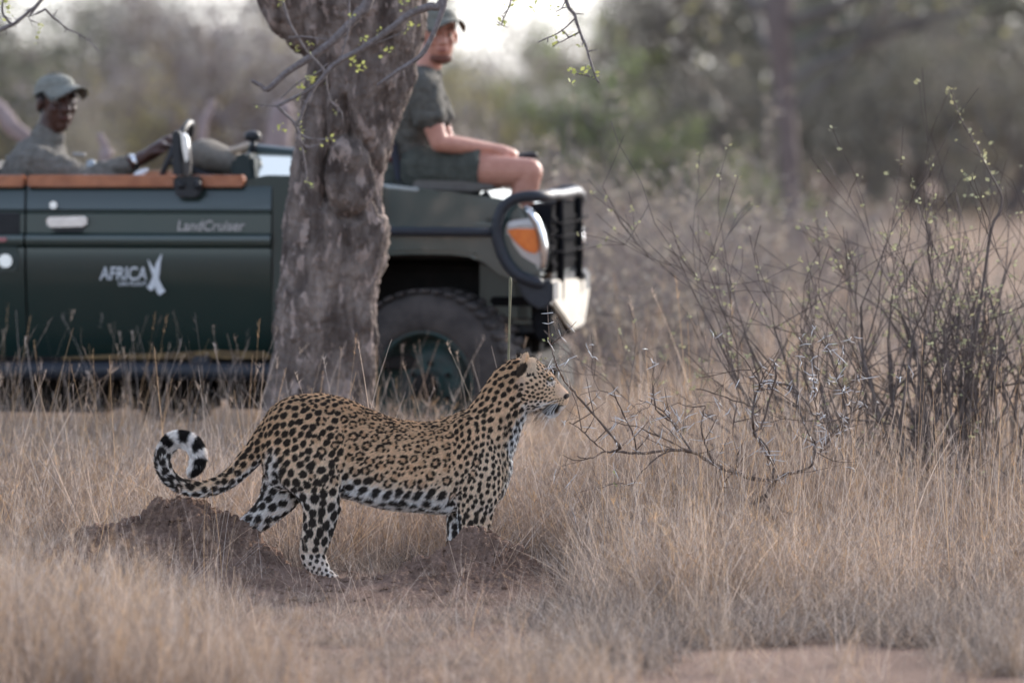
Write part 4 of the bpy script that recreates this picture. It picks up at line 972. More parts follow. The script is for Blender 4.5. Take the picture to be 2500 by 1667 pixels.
# folded windscreen with its frame, dash, steering wheel
def quad(pts, th):
    n = (pts[1] - pts[0]).cross(pts[2] - pts[0]).normalized() * th; return extr(pts, None, n, .004)
ws = [SP_(622, 452, .16), SP_(706, 452, .16), SP_(713, 380, .42), SP_(614, 374, .42)]
part('windscreen', [quad(ws, .006)], GLS, veh)
fr = [SP_(612, 452, .15), SP_(614, 370, .44), SP_(720, 380, .44), SP_(722, 452, .15)]
part('windscreen_frame', [tube([fr[0], fr[1]], .020, 8), tube([SP_(608, 366, .44), SP_(725, 378, .44)], .030, 8), tube([fr[2], fr[3]], .02, 8), boxc(S(600, 440)[0], S(925, 440)[0], .14, .17, S(600, 452)[1] - .005, S(600, 452)[1] + .014)], PAINT, veh)
part('dashboard', [panel([(566, 385), (600, 372), (618, 378), (622, 430), (618, 520), (580, 520), (560, 424)], .14, W_ - .14, .02)], pmat('dash', (.03, .045, .045), None, 20, .6), veh)
part('windscreen_clamp', [tube([SP_(520, 383, .5), SP_(570, 368, .5), SP_(624, 351, .5)], .017, 10)], pmat('pale_wood_strip', (.62, .48, .36), None, 20, .3), veh)
part('spot_lamp', [tube([SP_(618, 372, .4), SP_(618, 342, .4)], .014, 10), ball(SP_(617, 333, .4), (.038, .03, .026), 14)], BLK, veh, smooth=True)
cen = SP_(425, 396, .42); ax_ = (CF * .85 + CZ * -.35 + CL * 0).normalized(); s1 = CL.copy(); s2 = ax_.cross(s1).normalized()
part('steering_wheel', [tube([cen + (s1 * math.cos(t) + s2 * math.sin(t)) * .19 for t in np.linspace(0, 2 * math.pi, 33)], .014, 8), tube([cen - s1 * .19, cen + ax_ * .03, cen + s1 * .19], .012, 8), tube([cen + ax_ * .02, cen + ax_ * .5], .02, 8)], BLK, veh, smooth=True)
part('folded_canvas', ctube([SP_(474, 398, .55), SP_(500, 385, .55), (SP_(530, 390, .55)), SP_(575, 405, .55), SP_(592, 415, .55)], [.07, .085, .075, .06, .04], 14, 1.8, CL), KHA, veh, smooth=True)
# seats
def seat(a, b, mat, label=None, back=.5, name='seat'):
    s_ = part(name, [boxc(a - .24, a + .25, b, b + .52, .86, 1.0, .035)], mat, veh, label); part('seat_back', [panel([(a - .34, .98), (a - .22, .98), (a - .30, .98 + back), (a - .42, .98 + back)], b, b + .52, .035, False)], mat, veh)
a_drv = S(110, 430, .45)[0]
seat(a_drv - .02, .18, DSEAT, 'driver seat'); seat(a_drv - .02, W_ - .70, DSEAT, 'passenger seat', .42)
for k in range(2): part('rear_bench', [boxc(a_drv - 1.25 - k * .9, a_drv - .78 - k * .9, .12, W_ - .12, 1.0 + k * .2, 1.12 + k * .2, .03), boxc(a_drv - 1.36 - k * .9, a_drv - 1.26 - k * .9, .12, W_ - .12, 1.05 + k * .2, 1.45 + k * .2, .03)], KHA, veh)
# tracker seat on the wing
part('tracker_seat', [panel([(1003, 446), (1012, 440), (1130, 442), (1206, 452), (1212, 464), (1150, 470), (1010, 466)], .22, .66, .018)], pmat('grey_vinyl', (.15, .135, .12), (.12, .105, .095), 20, .6), veh)
part('tracker_seat_back', [panel([(948, 340), (964, 342), (984, 446), (966, 446)], .24, .64, .012)], pmat('dark_blue_vinyl', (.035, .04, .06), None, 20, .5), veh)
part('tracker_foot_rest', [tube([SP_(1180, 470, .3), car(.42, .3, 1.03)], .016, 8), tube([SP_(1180, 470, .58), car(.42, .58, 1.03)], .016, 8), boxc(.34, .50, .26, .62, 1.02, 1.045, .006)], BLKM, veh)
# front: grille, lamps, bull bar, bumper
a_f = S(1336, 600, .1)[0]
def rrect(b0, b1, c0, c1, r, a, n=5):
    out = []
    for cx, cy, s0 in ((b1 - r, c1 - r, 0), (b0 + r, c1 - r, 90), (b0 + r, c0 + r, 180), (b1 - r, c0 + r, 270)):
        for k in range(n): t = math.radians(s0 + 90 * k / (n - 1)); out.append(car(a, cx + r * math.cos(t), cy + r * math.sin(t)))
    return out
cg1, cg0 = S(1400, 497)[1] - .005, S(1400, 655)[1] - .03
part('grille', [extr(rrect(.16, W_ - .16, cg0, cg1, .15, a_f - .09), None, CF * .10, .006)], GRI, veh)
for k in range(5): part('grille_bar', [extr(rrect(.22, W_ - .22, cg0 + .03 + k * .05, cg0 + .045 + k * .05, .006, a_f + .008), None, CF * .010, 0)], GRI, veh)
part('nose_panel', [boxc(a_f - .30, a_f - .04, .10, W_ - .10, .70, cg1 - .03, .03)], PAINT, veh)
def lamp(near=True):
    sg = 1 if near else -1
    def pl(poly, o0, o1, bev=.006):
        o = [S(p[0], p[1], 0) for p in poly]; b0 = o0 if near else W_ - o0; b1 = o1 if near else W_ - o1
        return extr([car(a, b0, c) for a, c in o], None, CL * (b1 - b0), bev)
    h = part('headlight', [pl([(1236, 545), (1252, 537), (1296, 532), (1316, 540), (1328, 562), (1334, 600), (1334, 640), (1324, 662), (1300, 650), (1268, 630), (1246, 600), (1234, 570)], -.004, .16, .014)], LENS, veh)
    part('indicator', [pl([(1236, 562), (1262, 558), (1312, 559), (1316, 590), (1316, 617), (1300, 620), (1280, 610), (1258, 590)], -.018, .02, .008)], AMB, h)
    part('headlight_trim', [pl([(1238, 543), (1290, 535), (1306, 537), (1308, 552), (1270, 551), (1240, 558)], -.014, .02, .005)], WHT, h)
    rim = [S(p[0], p[1], 0) for p in ((1282, 505), (1297, 520), (1312, 542), (1322, 570), (1328, 602), (1328, 640), (1322, 664))]; bb = -.02 if near else W_ + .02
    part('chrome_surround', [tube([car(a, bb, c) for a, c in rim], [.010, .017, .018, .018, .018, .012, .006], 10)], CHR, h, smooth=True)
lamp(True); lamp(False)
def hoop(near=True):
    pts = [(1316, 690), (1290, 682), (1262, 668), (1238, 640), (1222, 605), (1215, 568), (1219, 532), (1232, 505), (1252, 489), (1278, 481), (1310, 479)]
    o = [S(p[0], p[1], 0) for p in pts]; bb = -.04 if near else W_ + .04
    return [car(a, bb, c) for a, c in o]
nh, fh = hoop(True), hoop(False)
top = [SP_(1335, 479, .03), car(a_f + .015, .16, nh[-1].z + .004), car(a_f + .025, .45, nh[-1].z), car(a_f + .025, W_ - .45, nh[-1].z), car(a_f + .01, W_ - .16, nh[-1].z - .045)]
bb_ = part('bull_bar', [ctube(nh + top + fh[::-1], .0245, 16, 1.0, CL, 3)], BLKM, veh, smooth=True)
for b in (.42, W_ - .42): part('bull_bar_upright', [tube([car(a_f + .025, b, .80), car(a_f + .03, b, 1.0), car(a_f + .025, b, nh[-1].z)], .017, 12)], GRI, veh, smooth=True)
for k, y in enumerate((551, 584, 622)):
    c = S(1364, y)[1]; part('bull_bar_rung', [tube([car(a_f + .03, .06, c + .01), car(a_f + .04, .5, c), car(a_f + .04, W_ - .5, c), car(a_f + .03, W_ - .06, c + .01)], .006, 8)], GRI, veh, smooth=True)
c0, c1, c2, c3 = S(1350, 684)[1], S(1350, 738)[1], S(1428, 802, .95)[1], S(1350, 846)[1]
part('bumper', [panel([(1263, 684), (1352, 684), (1352, 740), (1322, 758), (1286, 735), (1266, 702)], -.03, .22, .012), panel([(1263, 684), (1352, 684), (1352, 740), (1322, 758), (1286, 735), (1266, 702)], W_ - .22, W_ + .03, .012), boxc(a_f - .15, a_f + .006, .18, W_ - .18, c2 + .01, c0 - .005, .015)], BLKM, veh)
part('bumper_face', [extr([car(a_f + .008, b, c) for b, c in ((.0, c0), (.0, c1), (.95, c2 - .01), (W_ - .25, c2 - .005), (W_ + .02, c1), (W_ + .02, c0 - .04))], None, CF * .03, .01)], BEIGE, veh)
part('bash_plate', [panel([(1340, 742), (1346, 760), (1338, 840), (1310, 830), (1290, 760), (1322, 756)], .12, W_ - .12, .01)], GRI, veh)
part('valance', [extr([car(a_f - .03, b, c) for b, c in ((.06, c1 + .02), (.25, c3 + .02), (W_ - .25, c3 + .02), (W_ - .06, c1 + .02))], None, CF * -.22, .01)], GRI, veh)
for b in (.30, W_ - .30): part('tow_hook', [tube([car(a_f - .2, b, c3 + .1), car(a_f - .04, b, c3 + .06), car(a_f - .0, b, c3 + .10)], .012, 8)], BLKM, veh)
# wheels
def lathe(prof, cen, ax, n=48):
    """prof: (distance along the axis, radius)"""
    ax = ax.normalized(); u = ax.orthogonal().normalized(); w = ax.cross(u); V, F = [], []
    for j in range(n):
        t = 2 * math.pi * j / n; r = u * math.cos(t) + w * math.sin(t)
        for h, q in prof: V.append(cen + ax * h + r * q)
    m = len(prof)
    for j in range(n):
        for i in range(m - 1): a, b = j * m + i, ((j + 1) % n) * m + i; F.append((a, b, b + 1, a + 1))
    return V, F
def wheel(a, b, steer, out, R=.425):
    ang = YAW + steer; ax = Vector((-math.sin(ang), -math.cos(ang), 0)) * out; cen = car(a, b, R + .004)
    u = Vector((0, 0, 1)); w = ax.cross(u); f = .0
    wo_ = bpy.data.objects.new('wheel', None); COL.objects.link(wo_); wo_.parent = veh; wo_.matrix_parent_inverse = Matrix.Translation(-Vector(veh.location))
    prof = [(-.13, .24), (-.135, .30), (-.125, .37), (-.105, R - .022), (-.08, R - .012), (0, R - .008), (.08, R - .012), (.105, R - .022), (.125, .37), (.135, .30), (.128, .26), (.118, .245), (.10, .235)]
    V, F = lathe(prof, cen, ax, 64); vf = [(V, F)]
    for j in range(44):
        t = 2 * math.pi * j / 44
        for s_, o_ in ((1, 0), (-1, .5)):
            tt = t + o_ * 2 * math.pi / 44; r = (u * math.cos(tt) + w * math.sin(tt)); tn = (-u * math.sin(tt) + w * math.cos(tt)); c = cen + r * (R - .014) + ax * (s_ * .085)
            pts = [c + ax * (s_ * i) + tn * k for i, k in ((-.06, -.014), (.038, -.020), (.038, .020), (-.06, .014))]; vf.append(extr(pts, None, r * .016, 0))
    ty = part('tyre', vf, DUST, None, smooth=True); ty.parent = wo_; ty.matrix_parent_inverse = wo_.matrix_parent_inverse.inverted() @ Matrix.Identity(4) if False else Matrix.Identity(4)
    rim = [(.118, .246), (.125, .238), (.118, .230), (.085, .222), (.03, .212), (.0, .195), (.015, .175), (.045, .155), (.052, .12), (.040, .085), (.05, .07), (.085, .062), (.10, .055), (.103, .0)]
    rm = part('rim', [lathe(rim, cen, ax, 48)], GRNW, None, smooth=True); rm.parent = wo_
    nt_ = []
    for j in range(6):
        t = 2 * math.pi * j / 6; r = u * math.cos(t) + w * math.sin(t); c = cen + r * .10; nt_.append(tube([c + ax * .04, c + ax * .066], .011, 6))
    nb = part('wheel_nuts', nt_, DARK, None); nb['kind'] = 'stuff'; nb.parent = wo_
    hc_ = part('hub_cap', [lathe([(.06, .062), (.11, .058), (.125, .045), (.128, .0)], cen, ax, 24)], DARK, None, smooth=True); hc_.parent = wo_
    for o in (ty, rm, nb, hc_): o.matrix_parent_inverse = Matrix.Identity(4)
    return wo_
wheel(0, .115, math.radians(20), 1); wheel(0, W_ - .115, math.radians(20), -1); wheel(-2.95, .135, 0, 1); wheel(-2.95, W_ - .135, 0, -1)
# ------------------------------------------------------------------ people
def skinmat(name, c, c2): return pmat(name, c, c2, 25, .48, spec=.4, bump=.05)
def hand(b, wrist, dirv, up, L, curl=0.5, grip=None, side=1):
    """palm, four unequal bent fingers and a thumb; L is the hand length"""
    d = dirv.normalized(); u = (up - d * up.dot(d)).normalized(); s = d.cross(u) * side
    k = L / .19
    b.add(*ctube([wrist, wrist + d * .045 * k, wrist + d * .088 * k], [.024 * k, .030 * k, .027 * k], 12, 1.5, s))
    for i, (o, ln) in enumerate(((-.030, .072), (-.010, .082), (.011, .076), (.031, .060))):
        p = wrist + d * (.080 * k) + s * (o * k); dd = d.copy(); pts = [p - d * .02 * k]; rr = [.0098 * k]
        for j in range(4):
            pts.append(p.copy()); rr.append((.0098 - .001 * j) * k); dd = (dd - u * (curl * (.45 + .12 * j))).normalized(); p = p + dd * (ln * k * (.42, .32, .26, .2)[j])
        b.add(*ctube(pts, rr, 8, 1.0, s, 2))
    p = wrist + d * .03 * k - s * .022 * k; dd = (d * .6 - s * .65 - u * .25).normalized(); pts = [p]
    for j in range(3): p = p + dd * .030 * k; pts.append(p.copy()); dd = (dd + d * .35 - u * .2 * curl + s * .15).normalized()
    b.add(*ctube(pts, [.013 * k, .0125 * k, .011 * k, .009 * k], 8, 1.0, d, 2))
def head(b, c, f, u, H):
    """head of height H, centre c, facing f: skull, jaw, brow, nose, lips, chin, ears"""
    f = f.normalized(); u = (u - f * u.dot(f)).normalized(); s = f.cross(u); k = H / .235
    R = np.array([list(f), list(s), list(u)]).T; q = lambda x, y, z: c + f * (x * k) + s * (y * k) + u * (z * k)
    b.add(*ball(q(-.012, 0, .035), (.098 * k, .074 * k, .085 * k), 22, R)); b.add(*ball(q(.022, 0, -.035), (.066 * k, .058 * k, .075 * k), 18, R))
    b.add(*ball(q(.050, 0, -.088), (.030 * k, .030 * k, .024 * k), 12, R)); b.add(*ball(q(.02, 0, -.07), (.058 * k, .052 * k, .034 * k), 14, R))
    b.add(*ctube([q(.078, 0, .018), q(.098, 0, -.008), q(.104, 0, -.024)], [.010 * k, .014 * k, .017 * k], 10, 1.1, s)); 
    for y in (-1, 1):
        b.add(*ball(q(.078, y * .033, .027), (.014 * k, .024 * k, .009 * k), 10, R)); b.add(*ball(q(.060, y * .038, -.022), (.026 * k, .020 * k, .020 * k), 10, R))
        b.add(*ball(q(.092, y * .013, -.030), (.010 * k, .009 * k, .008 * k), 8, R)); b.add(*ball(q(-.012, y * .077, -.006), (.018 * k, .009 * k, .031 * k), 12, R))
    b.add(*ball(q(.082, 0, -.052), (.014 * k, .026 * k, .0075 * k), 10, R)); b.add(*ball(q(.080, 0, -.065), (.014 * k, .023 * k, .0085 * k), 10, R))
    return q, R, k
def face_bits(q, R, k, parent, hair, lip):
    for y in (-1, 1):
        bb = Buf(); bb.add(*ball(q(.071, y * .031, .008), .0095 * k, 14)); e = link('eye', bb.mesh('eye'), pmat('eye_white', (.30, .26, .24), None, 10, .3), parent)
        bb = Buf(); bb.add(*ball(q(.078, y * .031, .008), (.0045 * k, .0055 * k, .0055 * k), 10, R)); link('iris', bb.mesh('iris'), pmat('dark_iris', (.02, .012, .008), None, 10, .15), e)
        bb = Buf(); s_ = [q(.084, y * .014, .026), q(.089, y * .032, .031), q(.076, y * .052, .026)]; bb.add(*ctube(s_, [.003 * k, .0042 * k, .0025 * k], 8, 1, (0, 0, 1), 2)); link('eyebrow', bb.mesh('eyebrow'), hair, parent)
    bb = Buf(); bb.add(*ctube([q(.087, -.024, -.058), q(.0965, 0, -.058), q(.087, .024, -.058)], [.002 * k, .0065 * k, .002 * k], 8, 1, (0, 0, 1), 2)); link('lips', bb.mesh('lips'), lip, parent)
def capmesh(c, f, u, H, mat, brimmat, parent):
    f = f.normalized(); u = (u - f * u.dot(f)).normalized(); s = f.cross(u); k = H / .235; q = lambda x, y, z: c + f * (x * k) + s * (y * k) + u * (z * k)
    V, F = [], []; n, m = 28, 9
    for i in range(m + 1):
        t = i / m * math.pi / 2; r = math.cos(t) ** .72; z = math.sin(t)
        for j in range(n): a = 2 * math.pi * j / n; V.append(q(-.012 + .106 * r * math.cos(a), .080 * r * math.sin(a), .046 + .016 * math.cos(a) * (1 - z) + .072 * z))
    for i in range(m):
        for j in range(n): a, b_ = i * n + j, i * n + (j + 1) % n; F.append((a, b_, b_ + n, a + n))
    F.append(tuple(range(n))); F.append(tuple(range(m * n, (m + 1) * n)))
    bb = Buf(); bb.add(V, F); bb.add(*ball(q(-.012, 0, .120), (.008 * k, .008 * k, .005 * k), 8)); cp = link('cap', bb.mesh('cap'), mat, parent)
    V, F = [], []; n = 13
    for lay in (0, 1):
        for i in range(5):
            r = i / 4
            for j in range(n):
                a = math.radians(-74 + 148 * j / (n - 1)); x0, y0 = -.012 + .107 * math.cos(a), .084 * math.sin(a); ext = .092 * max(math.cos(a * .95), 0) ** .55 * r
                x, y = x0 + ext, y0 * (1 + .02 * r); V.append(q(x, y, .052 + .014 * math.cos(a) - .030 * (y / .085) ** 2 * (.3 + r) - .016 * r - lay * .005))
    L = 5 * n
    for lay in (0, 1):
        for i in range(4):
            for j in range(n - 1): a = lay * L + i * n + j; fc = (a, a + 1, a + n + 1, a + n); F.append(fc if lay else fc[::-1])
    for j in range(n - 1): F.append((4 * n + j, 4 * n + j + 1, L + 4 * n + j + 1, L + 4 * n + j)); F.append((j + 1, j, L + j, L + j + 1))
    for i in range(4): F.append((i * n, (i + 1) * n, L + (i + 1) * n, L + i * n)); F.append(((i + 1) * n + n - 1, i * n + n - 1, L + i * n + n - 1, L + (i + 1) * n + n - 1))
    bb = Buf(); bb.add(V, F); link('cap_brim', bb.mesh('cap_brim'), brimmat, cp)
def cloth_noise(me, amp, s):
    v = get_v(me); n = get_n(me); set_v(me, v + n * (np.abs(vnoise(v, s * .8, 5)) * amp * 1.6 + vnoise(v, s * 2.7, 6) * amp * .5 - amp * .5)[:, None])
SHIRT = pmat('olive_shirt', (.125, .118, .102), (.09, .085, .074), 40, .9, bump=.3, bscale=300); SHIRT2 = pmat('khaki_shirt', (.18, .165, .145), (.125, .115, .10), 30, .9, bump=.3, bscale=300)
SHORTS = pmat('green_shorts', (.088, .092, .078), (.062, .066, .056), 30, .9, bump=.3, bscale=300); CAPM = pmat('olive_cap', (.185, .18, .15), (.14, .138, .115), 60, .85)
CAP2 = pmat('grey_green_cap', (.24, .24, .21), (.17, .172, .15), 60, .85); UNDER = CAPM
# -- tracker on the wing seat
bt = .44
def TP(px, py, b=bt): return SP_(px, py, b)
tr = thing('person', 'young man in olive cap and shirt sitting on the seat over the bonnet', 'person', TP(1010, 440))
skin = skinmat('fair_skin', (.56, .275, .20), (.49, .225, .16))
hair = pmat('brown_hair', (.05, .03, .02), None, 60, .8)
hc1 = TP(1072, 88); hf = (CF * .30 - CL * .95 - CZ * .04)
b = Buf(); q, R, k = head(b, hc1, hf, CZ, .245)
neck0 = TP(1036, 196)
b.add(*ctube([neck0, TP(1050, 150), hc1 - CZ * .03], [.062, .056, .058], 14))
# torso
b.add(*ctube([TP(1000, 408), TP(1004, 360), TP(1012, 300), TP(1022, 245), TP(1030, 205)], [.115, .112, .118, .112, .07], 18, [1.35, 1.3, 1.35, 1.55, 1.7], CL))
arms = []
for s_, (sh, el, wr) in ((-1, ((1030, 218), (1072, 350), (1205, 364))), (1, ((1044, 218), (1090, 352), (1212, 366)))):
    bs = bt + s_ * .185
    A0, A1, A2 = TP(sh[0], sh[1], bs), TP(el[0], el[1], bs + s_ * .04), TP(wr[0], wr[1], bt + s_ * .07)
    arms.append((A0, A1, A2)); b.add(*ctube([A0, A0.lerp(A1, .5), A1], [.056, .050, .040], 14)); b.add(*ctube([A1, A1.lerp(A2, .35), A2], [.040, .040, .025], 14))
    hand(b, A2, (TP(1262, 382, bt + s_ * .03) - A2), CZ + CL * s_ * .3, .185, .42, side=s_)
for s_ in (-1, 1):
    H0, K0, F0 = TP(1008, 418, bt + s_ * .10), TP(1292, 420, bt + s_ * .13), TP(1236, 640, bt + s_ * .12)
    b.add(*ctube([H0, H0.lerp(K0, .5), K0], [.088, .080, .060], 16)); b.add(*ctube([K0, K0.lerp(F0, .32), F0], [.060, .056, .036], 16))
    b.add(*ctube([F0, F0 - CZ * .03 + CF * .06, F0 - CZ * .05 + CF * .15], [.04, .036, .028], 12, 1.2, CL))
me = fuse(b, .0062, 3, 'body'); link('body', me, skin, tr)
face_bits(q, R, k, tr, hair, pmat('lip', (.40, .15, .12), None, 20, .4))
b = Buf(); b.add(*ball(q(-.022, 0, .040), (.100 * k, .079 * k, .085 * k), 18, R)); b.add(*ball(q(-.055, 0, -.012), (.058 * k, .068 * k, .060 * k), 14, R)); link('hair', b.mesh('hair'), hair, tr)
b = Buf(); b.add(*ball(q(.040, 0, -.094), (.046 * k, .050 * k, .026 * k), 14, R)); link('beard', b.mesh('beard'), pmat('stubble', (.13, .055, .04), (.2, .09, .065), 90, .8), tr)
capmesh(hc1 + CZ * .006, hf + CF * .3 + CZ * .10, CZ, .245, CAPM, CAPM, tr)
b = Buf(); b.add(*ctube([TP(1000, 392), TP(1004, 355), TP(1012, 300), TP(1022, 245), TP(1030, 202)], [.128, .126, .130, .124, .084], 20, [1.32, 1.28, 1.32, 1.52, 1.6], CL))
for A0, A1, A2 in arms: b.add(*ctube([A0 + (A0 - A1) * .02, A0.lerp(A1, .3), A0.lerp(A1, .50)], [.074, .074, .072], 16)); b.add(*tube([A0.lerp(A1, .3), A0.lerp(A1, .60)], [.070, .074], 16))
b.add(*ctube([TP(1036, 212, bt - .17), TP(1034, 200, bt), TP(1040, 212, bt + .17)], [.068, .078, .068], 16)); b.add(*ctube([TP(1034, 215), TP(1042, 185)], [.085, .068], 16))
me = fuse(b, .008, 2, 'shirt'); cloth_noise(me, .006, 18); link('shirt', me, SHIRT, tr)
b = Buf()
for s_ in (-1, 1):
    H0, K0 = TP(1008, 416, bt + s_ * .10), TP(1292, 420, bt + s_ * .13); b.add(*tube([H0 + (H0 - K0) * .08, H0, H0.lerp(K0, .3), H0.lerp(K0, .585)], [.10, .118, .104, .098], 18))
b.add(*ctube([TP(1000, 425), TP(1003, 388)], [.125, .128], 18, 1.3, CL))
me = fuse(b, .008, 2, 'shorts'); cloth_noise(me, .004, 20); link('shorts', me, SHORTS, tr)
b = Buf(); b.add(*tube([TP(1002, 397), TP(1003, 384)], .141, 22, True, 1.28, CL)); link('belt', b.mesh('belt'), pmat('red_leather', (.11, .03, .025), None, 20, .5), tr)
for s_ in (-1, 1):
    F0 = TP(1236, 640, bt + s_ * .12); b = Buf(); b.add(*ctube([F0 + CZ * .03, F0 - CZ * .02 + CF * .02], [.052, .05], 12)); b.add(*ctube([F0 - CZ * .04 - CF * .04, F0 - CZ * .045 + CF * .10, F0 - CZ * .05 + CF * .17], [.046, .046, .034], 12, 1.15, CL)); link('boot', b.mesh('boot'), pmat('boot_leather', (.09, .05, .03), None, 20, .7), tr)
b = Buf(); b.add(*ctube([TP(1268, 384, bt), TP(1290, 381, bt), TP(1306, 379, bt)], [.014, .016, .013], 10)); tag(link('radio', b.mesh('radio'), BLK), 'small black hand-held device in the seated tracker\'s fingers', 'radio')
# -- driver
bd = .44
dr = thing('person', 'dark-skinned man in grey-green cap and long-sleeved khaki shirt at the steering wheel', 'person', SP_(95, 440, bd))
skin2 = skinmat('dark_skin', (.075, .034, .024), (.050, .022, .016)); hair2 = pmat('black_hair', (.012, .010, .009), None, 60, .9)
hc2 = SP_(140, 252, bd); hf2 = (CF * .52 - CL * .84 - CZ * .02)
b = Buf(); q, R, k = head(b, hc2, hf2, CZ, .262)
b.add(*ctube([SP_(100, 385, bd), SP_(118, 330, bd), hc2 - CZ * .03], [.070, .062, .064], 14))
b.add(*ctube([SP_(100, 560, bd), SP_(98, 500, bd), SP_(94, 440, bd), SP_(96, 395, bd)], [.12, .12, .125, .085], 18, [1.3, 1.3, 1.45, 1.7], CL))
arms = []
for s_, el, wr in ((-1, (205, 445), (352, 386)), (1, (230, 450), (372, 372))):
    A0, A1, A2 = SP_(92, 402, bd + s_ * .19), SP_(el[0], el[1], bd + s_ * .21), SP_(wr[0], wr[1], bd + s_ * .12)
    arms.append((A0, A1, A2)); b.add(*ctube([A0, A0.lerp(A1, .5), A1], [.058, .050, .044], 14)); b.add(*ctube([A1, A1.lerp(A2, .4), A2], [.044, .042, .028], 14))
    hand(b, A2, (SP_(402, 352, bd + s_ * .12) - A2), CZ * .8 + CF * .5, .20, .75, side=s_)
for s_ in (-1, 1):
    H0, K0, F0 = SP_(110, 560, bd + s_ * .10), SP_(350, 520, bd + s_ * .12), SP_(430, 740, bd + s_ * .12); b.add(*ctube([H0, K0], [.09, .065], 14)); b.add(*ctube([K0, F0], [.062, .042], 14))
me = fuse(b, .0065, 3, 'body'); link('body', me, skin2, dr)
face_bits(q, R, k, dr, hair2, pmat('dark_lip', (.11, .04, .035), None, 20, .4))
b = Buf(); b.add(*ball(q(-.020, 0, .036), (.099 * k, .078 * k, .086 * k), 18, R)); b.add(*ball(q(-.05, 0, -.010), (.056 * k, .066 * k, .055 * k), 14, R)); link('hair', b.mesh('hair'), hair2, dr)
capmesh(hc2 + CZ * .004, hf2 + CF * .35 + CZ * .12, CZ - CF * .06, .25, CAP2, CAP2, dr)
b = Buf(); b.add(*ctube([SP_(104, 565, bd), SP_(103, 500, bd), SP_(100, 440, bd), SP_(100, 398, bd), SP_(114, 346, bd)], [.160, .165, .180, .155, .082], 20, [1.28, 1.25, 1.4, 1.55, 1.1], CL))
for A0, A1, A2 in arms:
    b.add(*ctube([A0, A0.lerp(A1, .5), A1, A1.lerp(A2, .4)], [.088, .078, .064, .056], 16)); b.add(*tube([A1.lerp(A2, .3), A1.lerp(A2, .72)], [.052, .045], 14))
me = fuse(b, .008, 3, 'shirt'); cloth_noise(me, .007, 16); link('shirt', me, SHIRT2, dr)
b = Buf()
for s_ in (-1, 1):
    H0, K0, F0 = SP_(110, 560, bd + s_ * .10), SP_(350, 520, bd + s_ * .12), SP_(430, 740, bd + s_ * .12); b.add(*ctube([H0, K0], [.105, .08], 14)); b.add(*ctube([K0, F0], [.08, .06], 14))
link('trousers', fuse(b, .01, 2, 'trousers'), SHORTS, dr)
A0, A1, A2 = arms[0]
b = Buf(); b.add(*tube([A1.lerp(A2, .80), A1.lerp(A2, .86)], .036, 14)); link('wrist_watch', b.mesh('wrist_watch'), CHR, dr)
b = Buf(); b.add(*extr([SP_(175, 372, bd - .10), SP_(208, 374, bd - .10), SP_(207, 384, bd - .10), SP_(178, 383, bd - .10)], None, CL * .03, .004)); link('shirt_epaulette', b.mesh('shirt_epaulette'), pmat('pale_cloth', (.42, .40, .38), None, 20, .8), dr)
b = Buf(); b.add(*ball(SP_(223, 405, bd - .16), (.026, .02, .028), 12)); b.add(*ctube([SP_(226, 412, bd - .15), SP_(243, 423, bd - .15)], [.014, .012], 8)); tag(link('binoculars', b.mesh('binoculars'), pmat('pale_grey_plastic', (.45, .50, .54), (.3, .33, .36), 40, .25)), 'small pale grey field glasses resting at the driver\'s forearm', 'binoculars')
b = Buf(); b.add(*ctube([SP_(330, 436, .10), SP_(338, 428, .12), SP_(358, 416, .13)], [.012, .020, .010], 10)); tag(link('cup', b.mesh('cup'), WHT), 'small white thing lying on the wooden rail below the driver\'s hand', 'cup')
# ------------------------------------------------------------------ big tree in front of the vehicle
BARK = nodes('grey_brown_bark')
def bark_mat():
    m, n, b = nodes('patchy_bark'); b.inputs['Roughness'].default_value = .92; b.inputs['Specular IOR Level'].default_value = .12
    tc = n.nodes.new('ShaderNodeTexCoord'); mp = n.nodes.new('ShaderNodeMapping'); mp.inputs['Scale'].default_value = (1, 1, .45); n.links.new(tc.outputs['Object'], mp.inputs['Vector'])
    def nz(s, d=7, dist=0):
        t = n.nodes.new('ShaderNodeTexNoise'); t.inputs['Scale'].default_value = s; t.inputs['Detail'].default_value = d; t.inputs['Distortion'].default_value = dist; n.links.new(mp.outputs[0], t.inputs['Vector']); return t
    t1 = nz(13, 6, .6); r1 = n.nodes.new('ShaderNodeValToRGB'); e = r1.color_ramp.elements
    e[0].position = .32; e[0].color = (.070, .053, .046, 1); e[1].position = .74; e[1].color = (.31, .25, .215, 1)
    x = r1.color_ramp.elements.new(.5); x.color = (.165, .132, .116, 1)
    n.links.new(t1.outputs['Fac'], r1.inputs[0])
    t2 = nz(24, 3, .3); r2 = n.nodes.new('ShaderNodeValToRGB'); r2.color_ramp.elements[0].position = .555; r2.color_ramp.elements[1].position = .64
    n.links.new(t2.outputs['Fac'], r2.inputs[0])
    mx = n.nodes.new('ShaderNodeMix'); mx.data_type = 'RGBA'; mx.inputs[7].default_value = (.36, .285, .25, 1)
    n.links.new(r2.outputs[0], mx.inputs[0]); n.links.new(r1.outputs[0], mx.inputs[6]); n.links.new(mx.outputs[2], b.inputs['Base Color'])
    bp = n.nodes.new('ShaderNodeBump'); bp.inputs['Strength'].default_value = 1.0; bp.inputs['Distance'].default_value = .03; t3 = nz(38, 9, .4)
    n.links.new(t3.outputs['Fac'], bp.inputs['Height']); n.links.new(bp.outputs[0], b.inputs['Normal']); return m
bpy.data.materials.remove(BARK[0]); BARK = bark_mat()
TY = 23.4
tree = thing('tree', 'thick-trunked tree with patchy grey-brown bark standing between leopard and vehicle', 'tree', P(780, 985, TY))
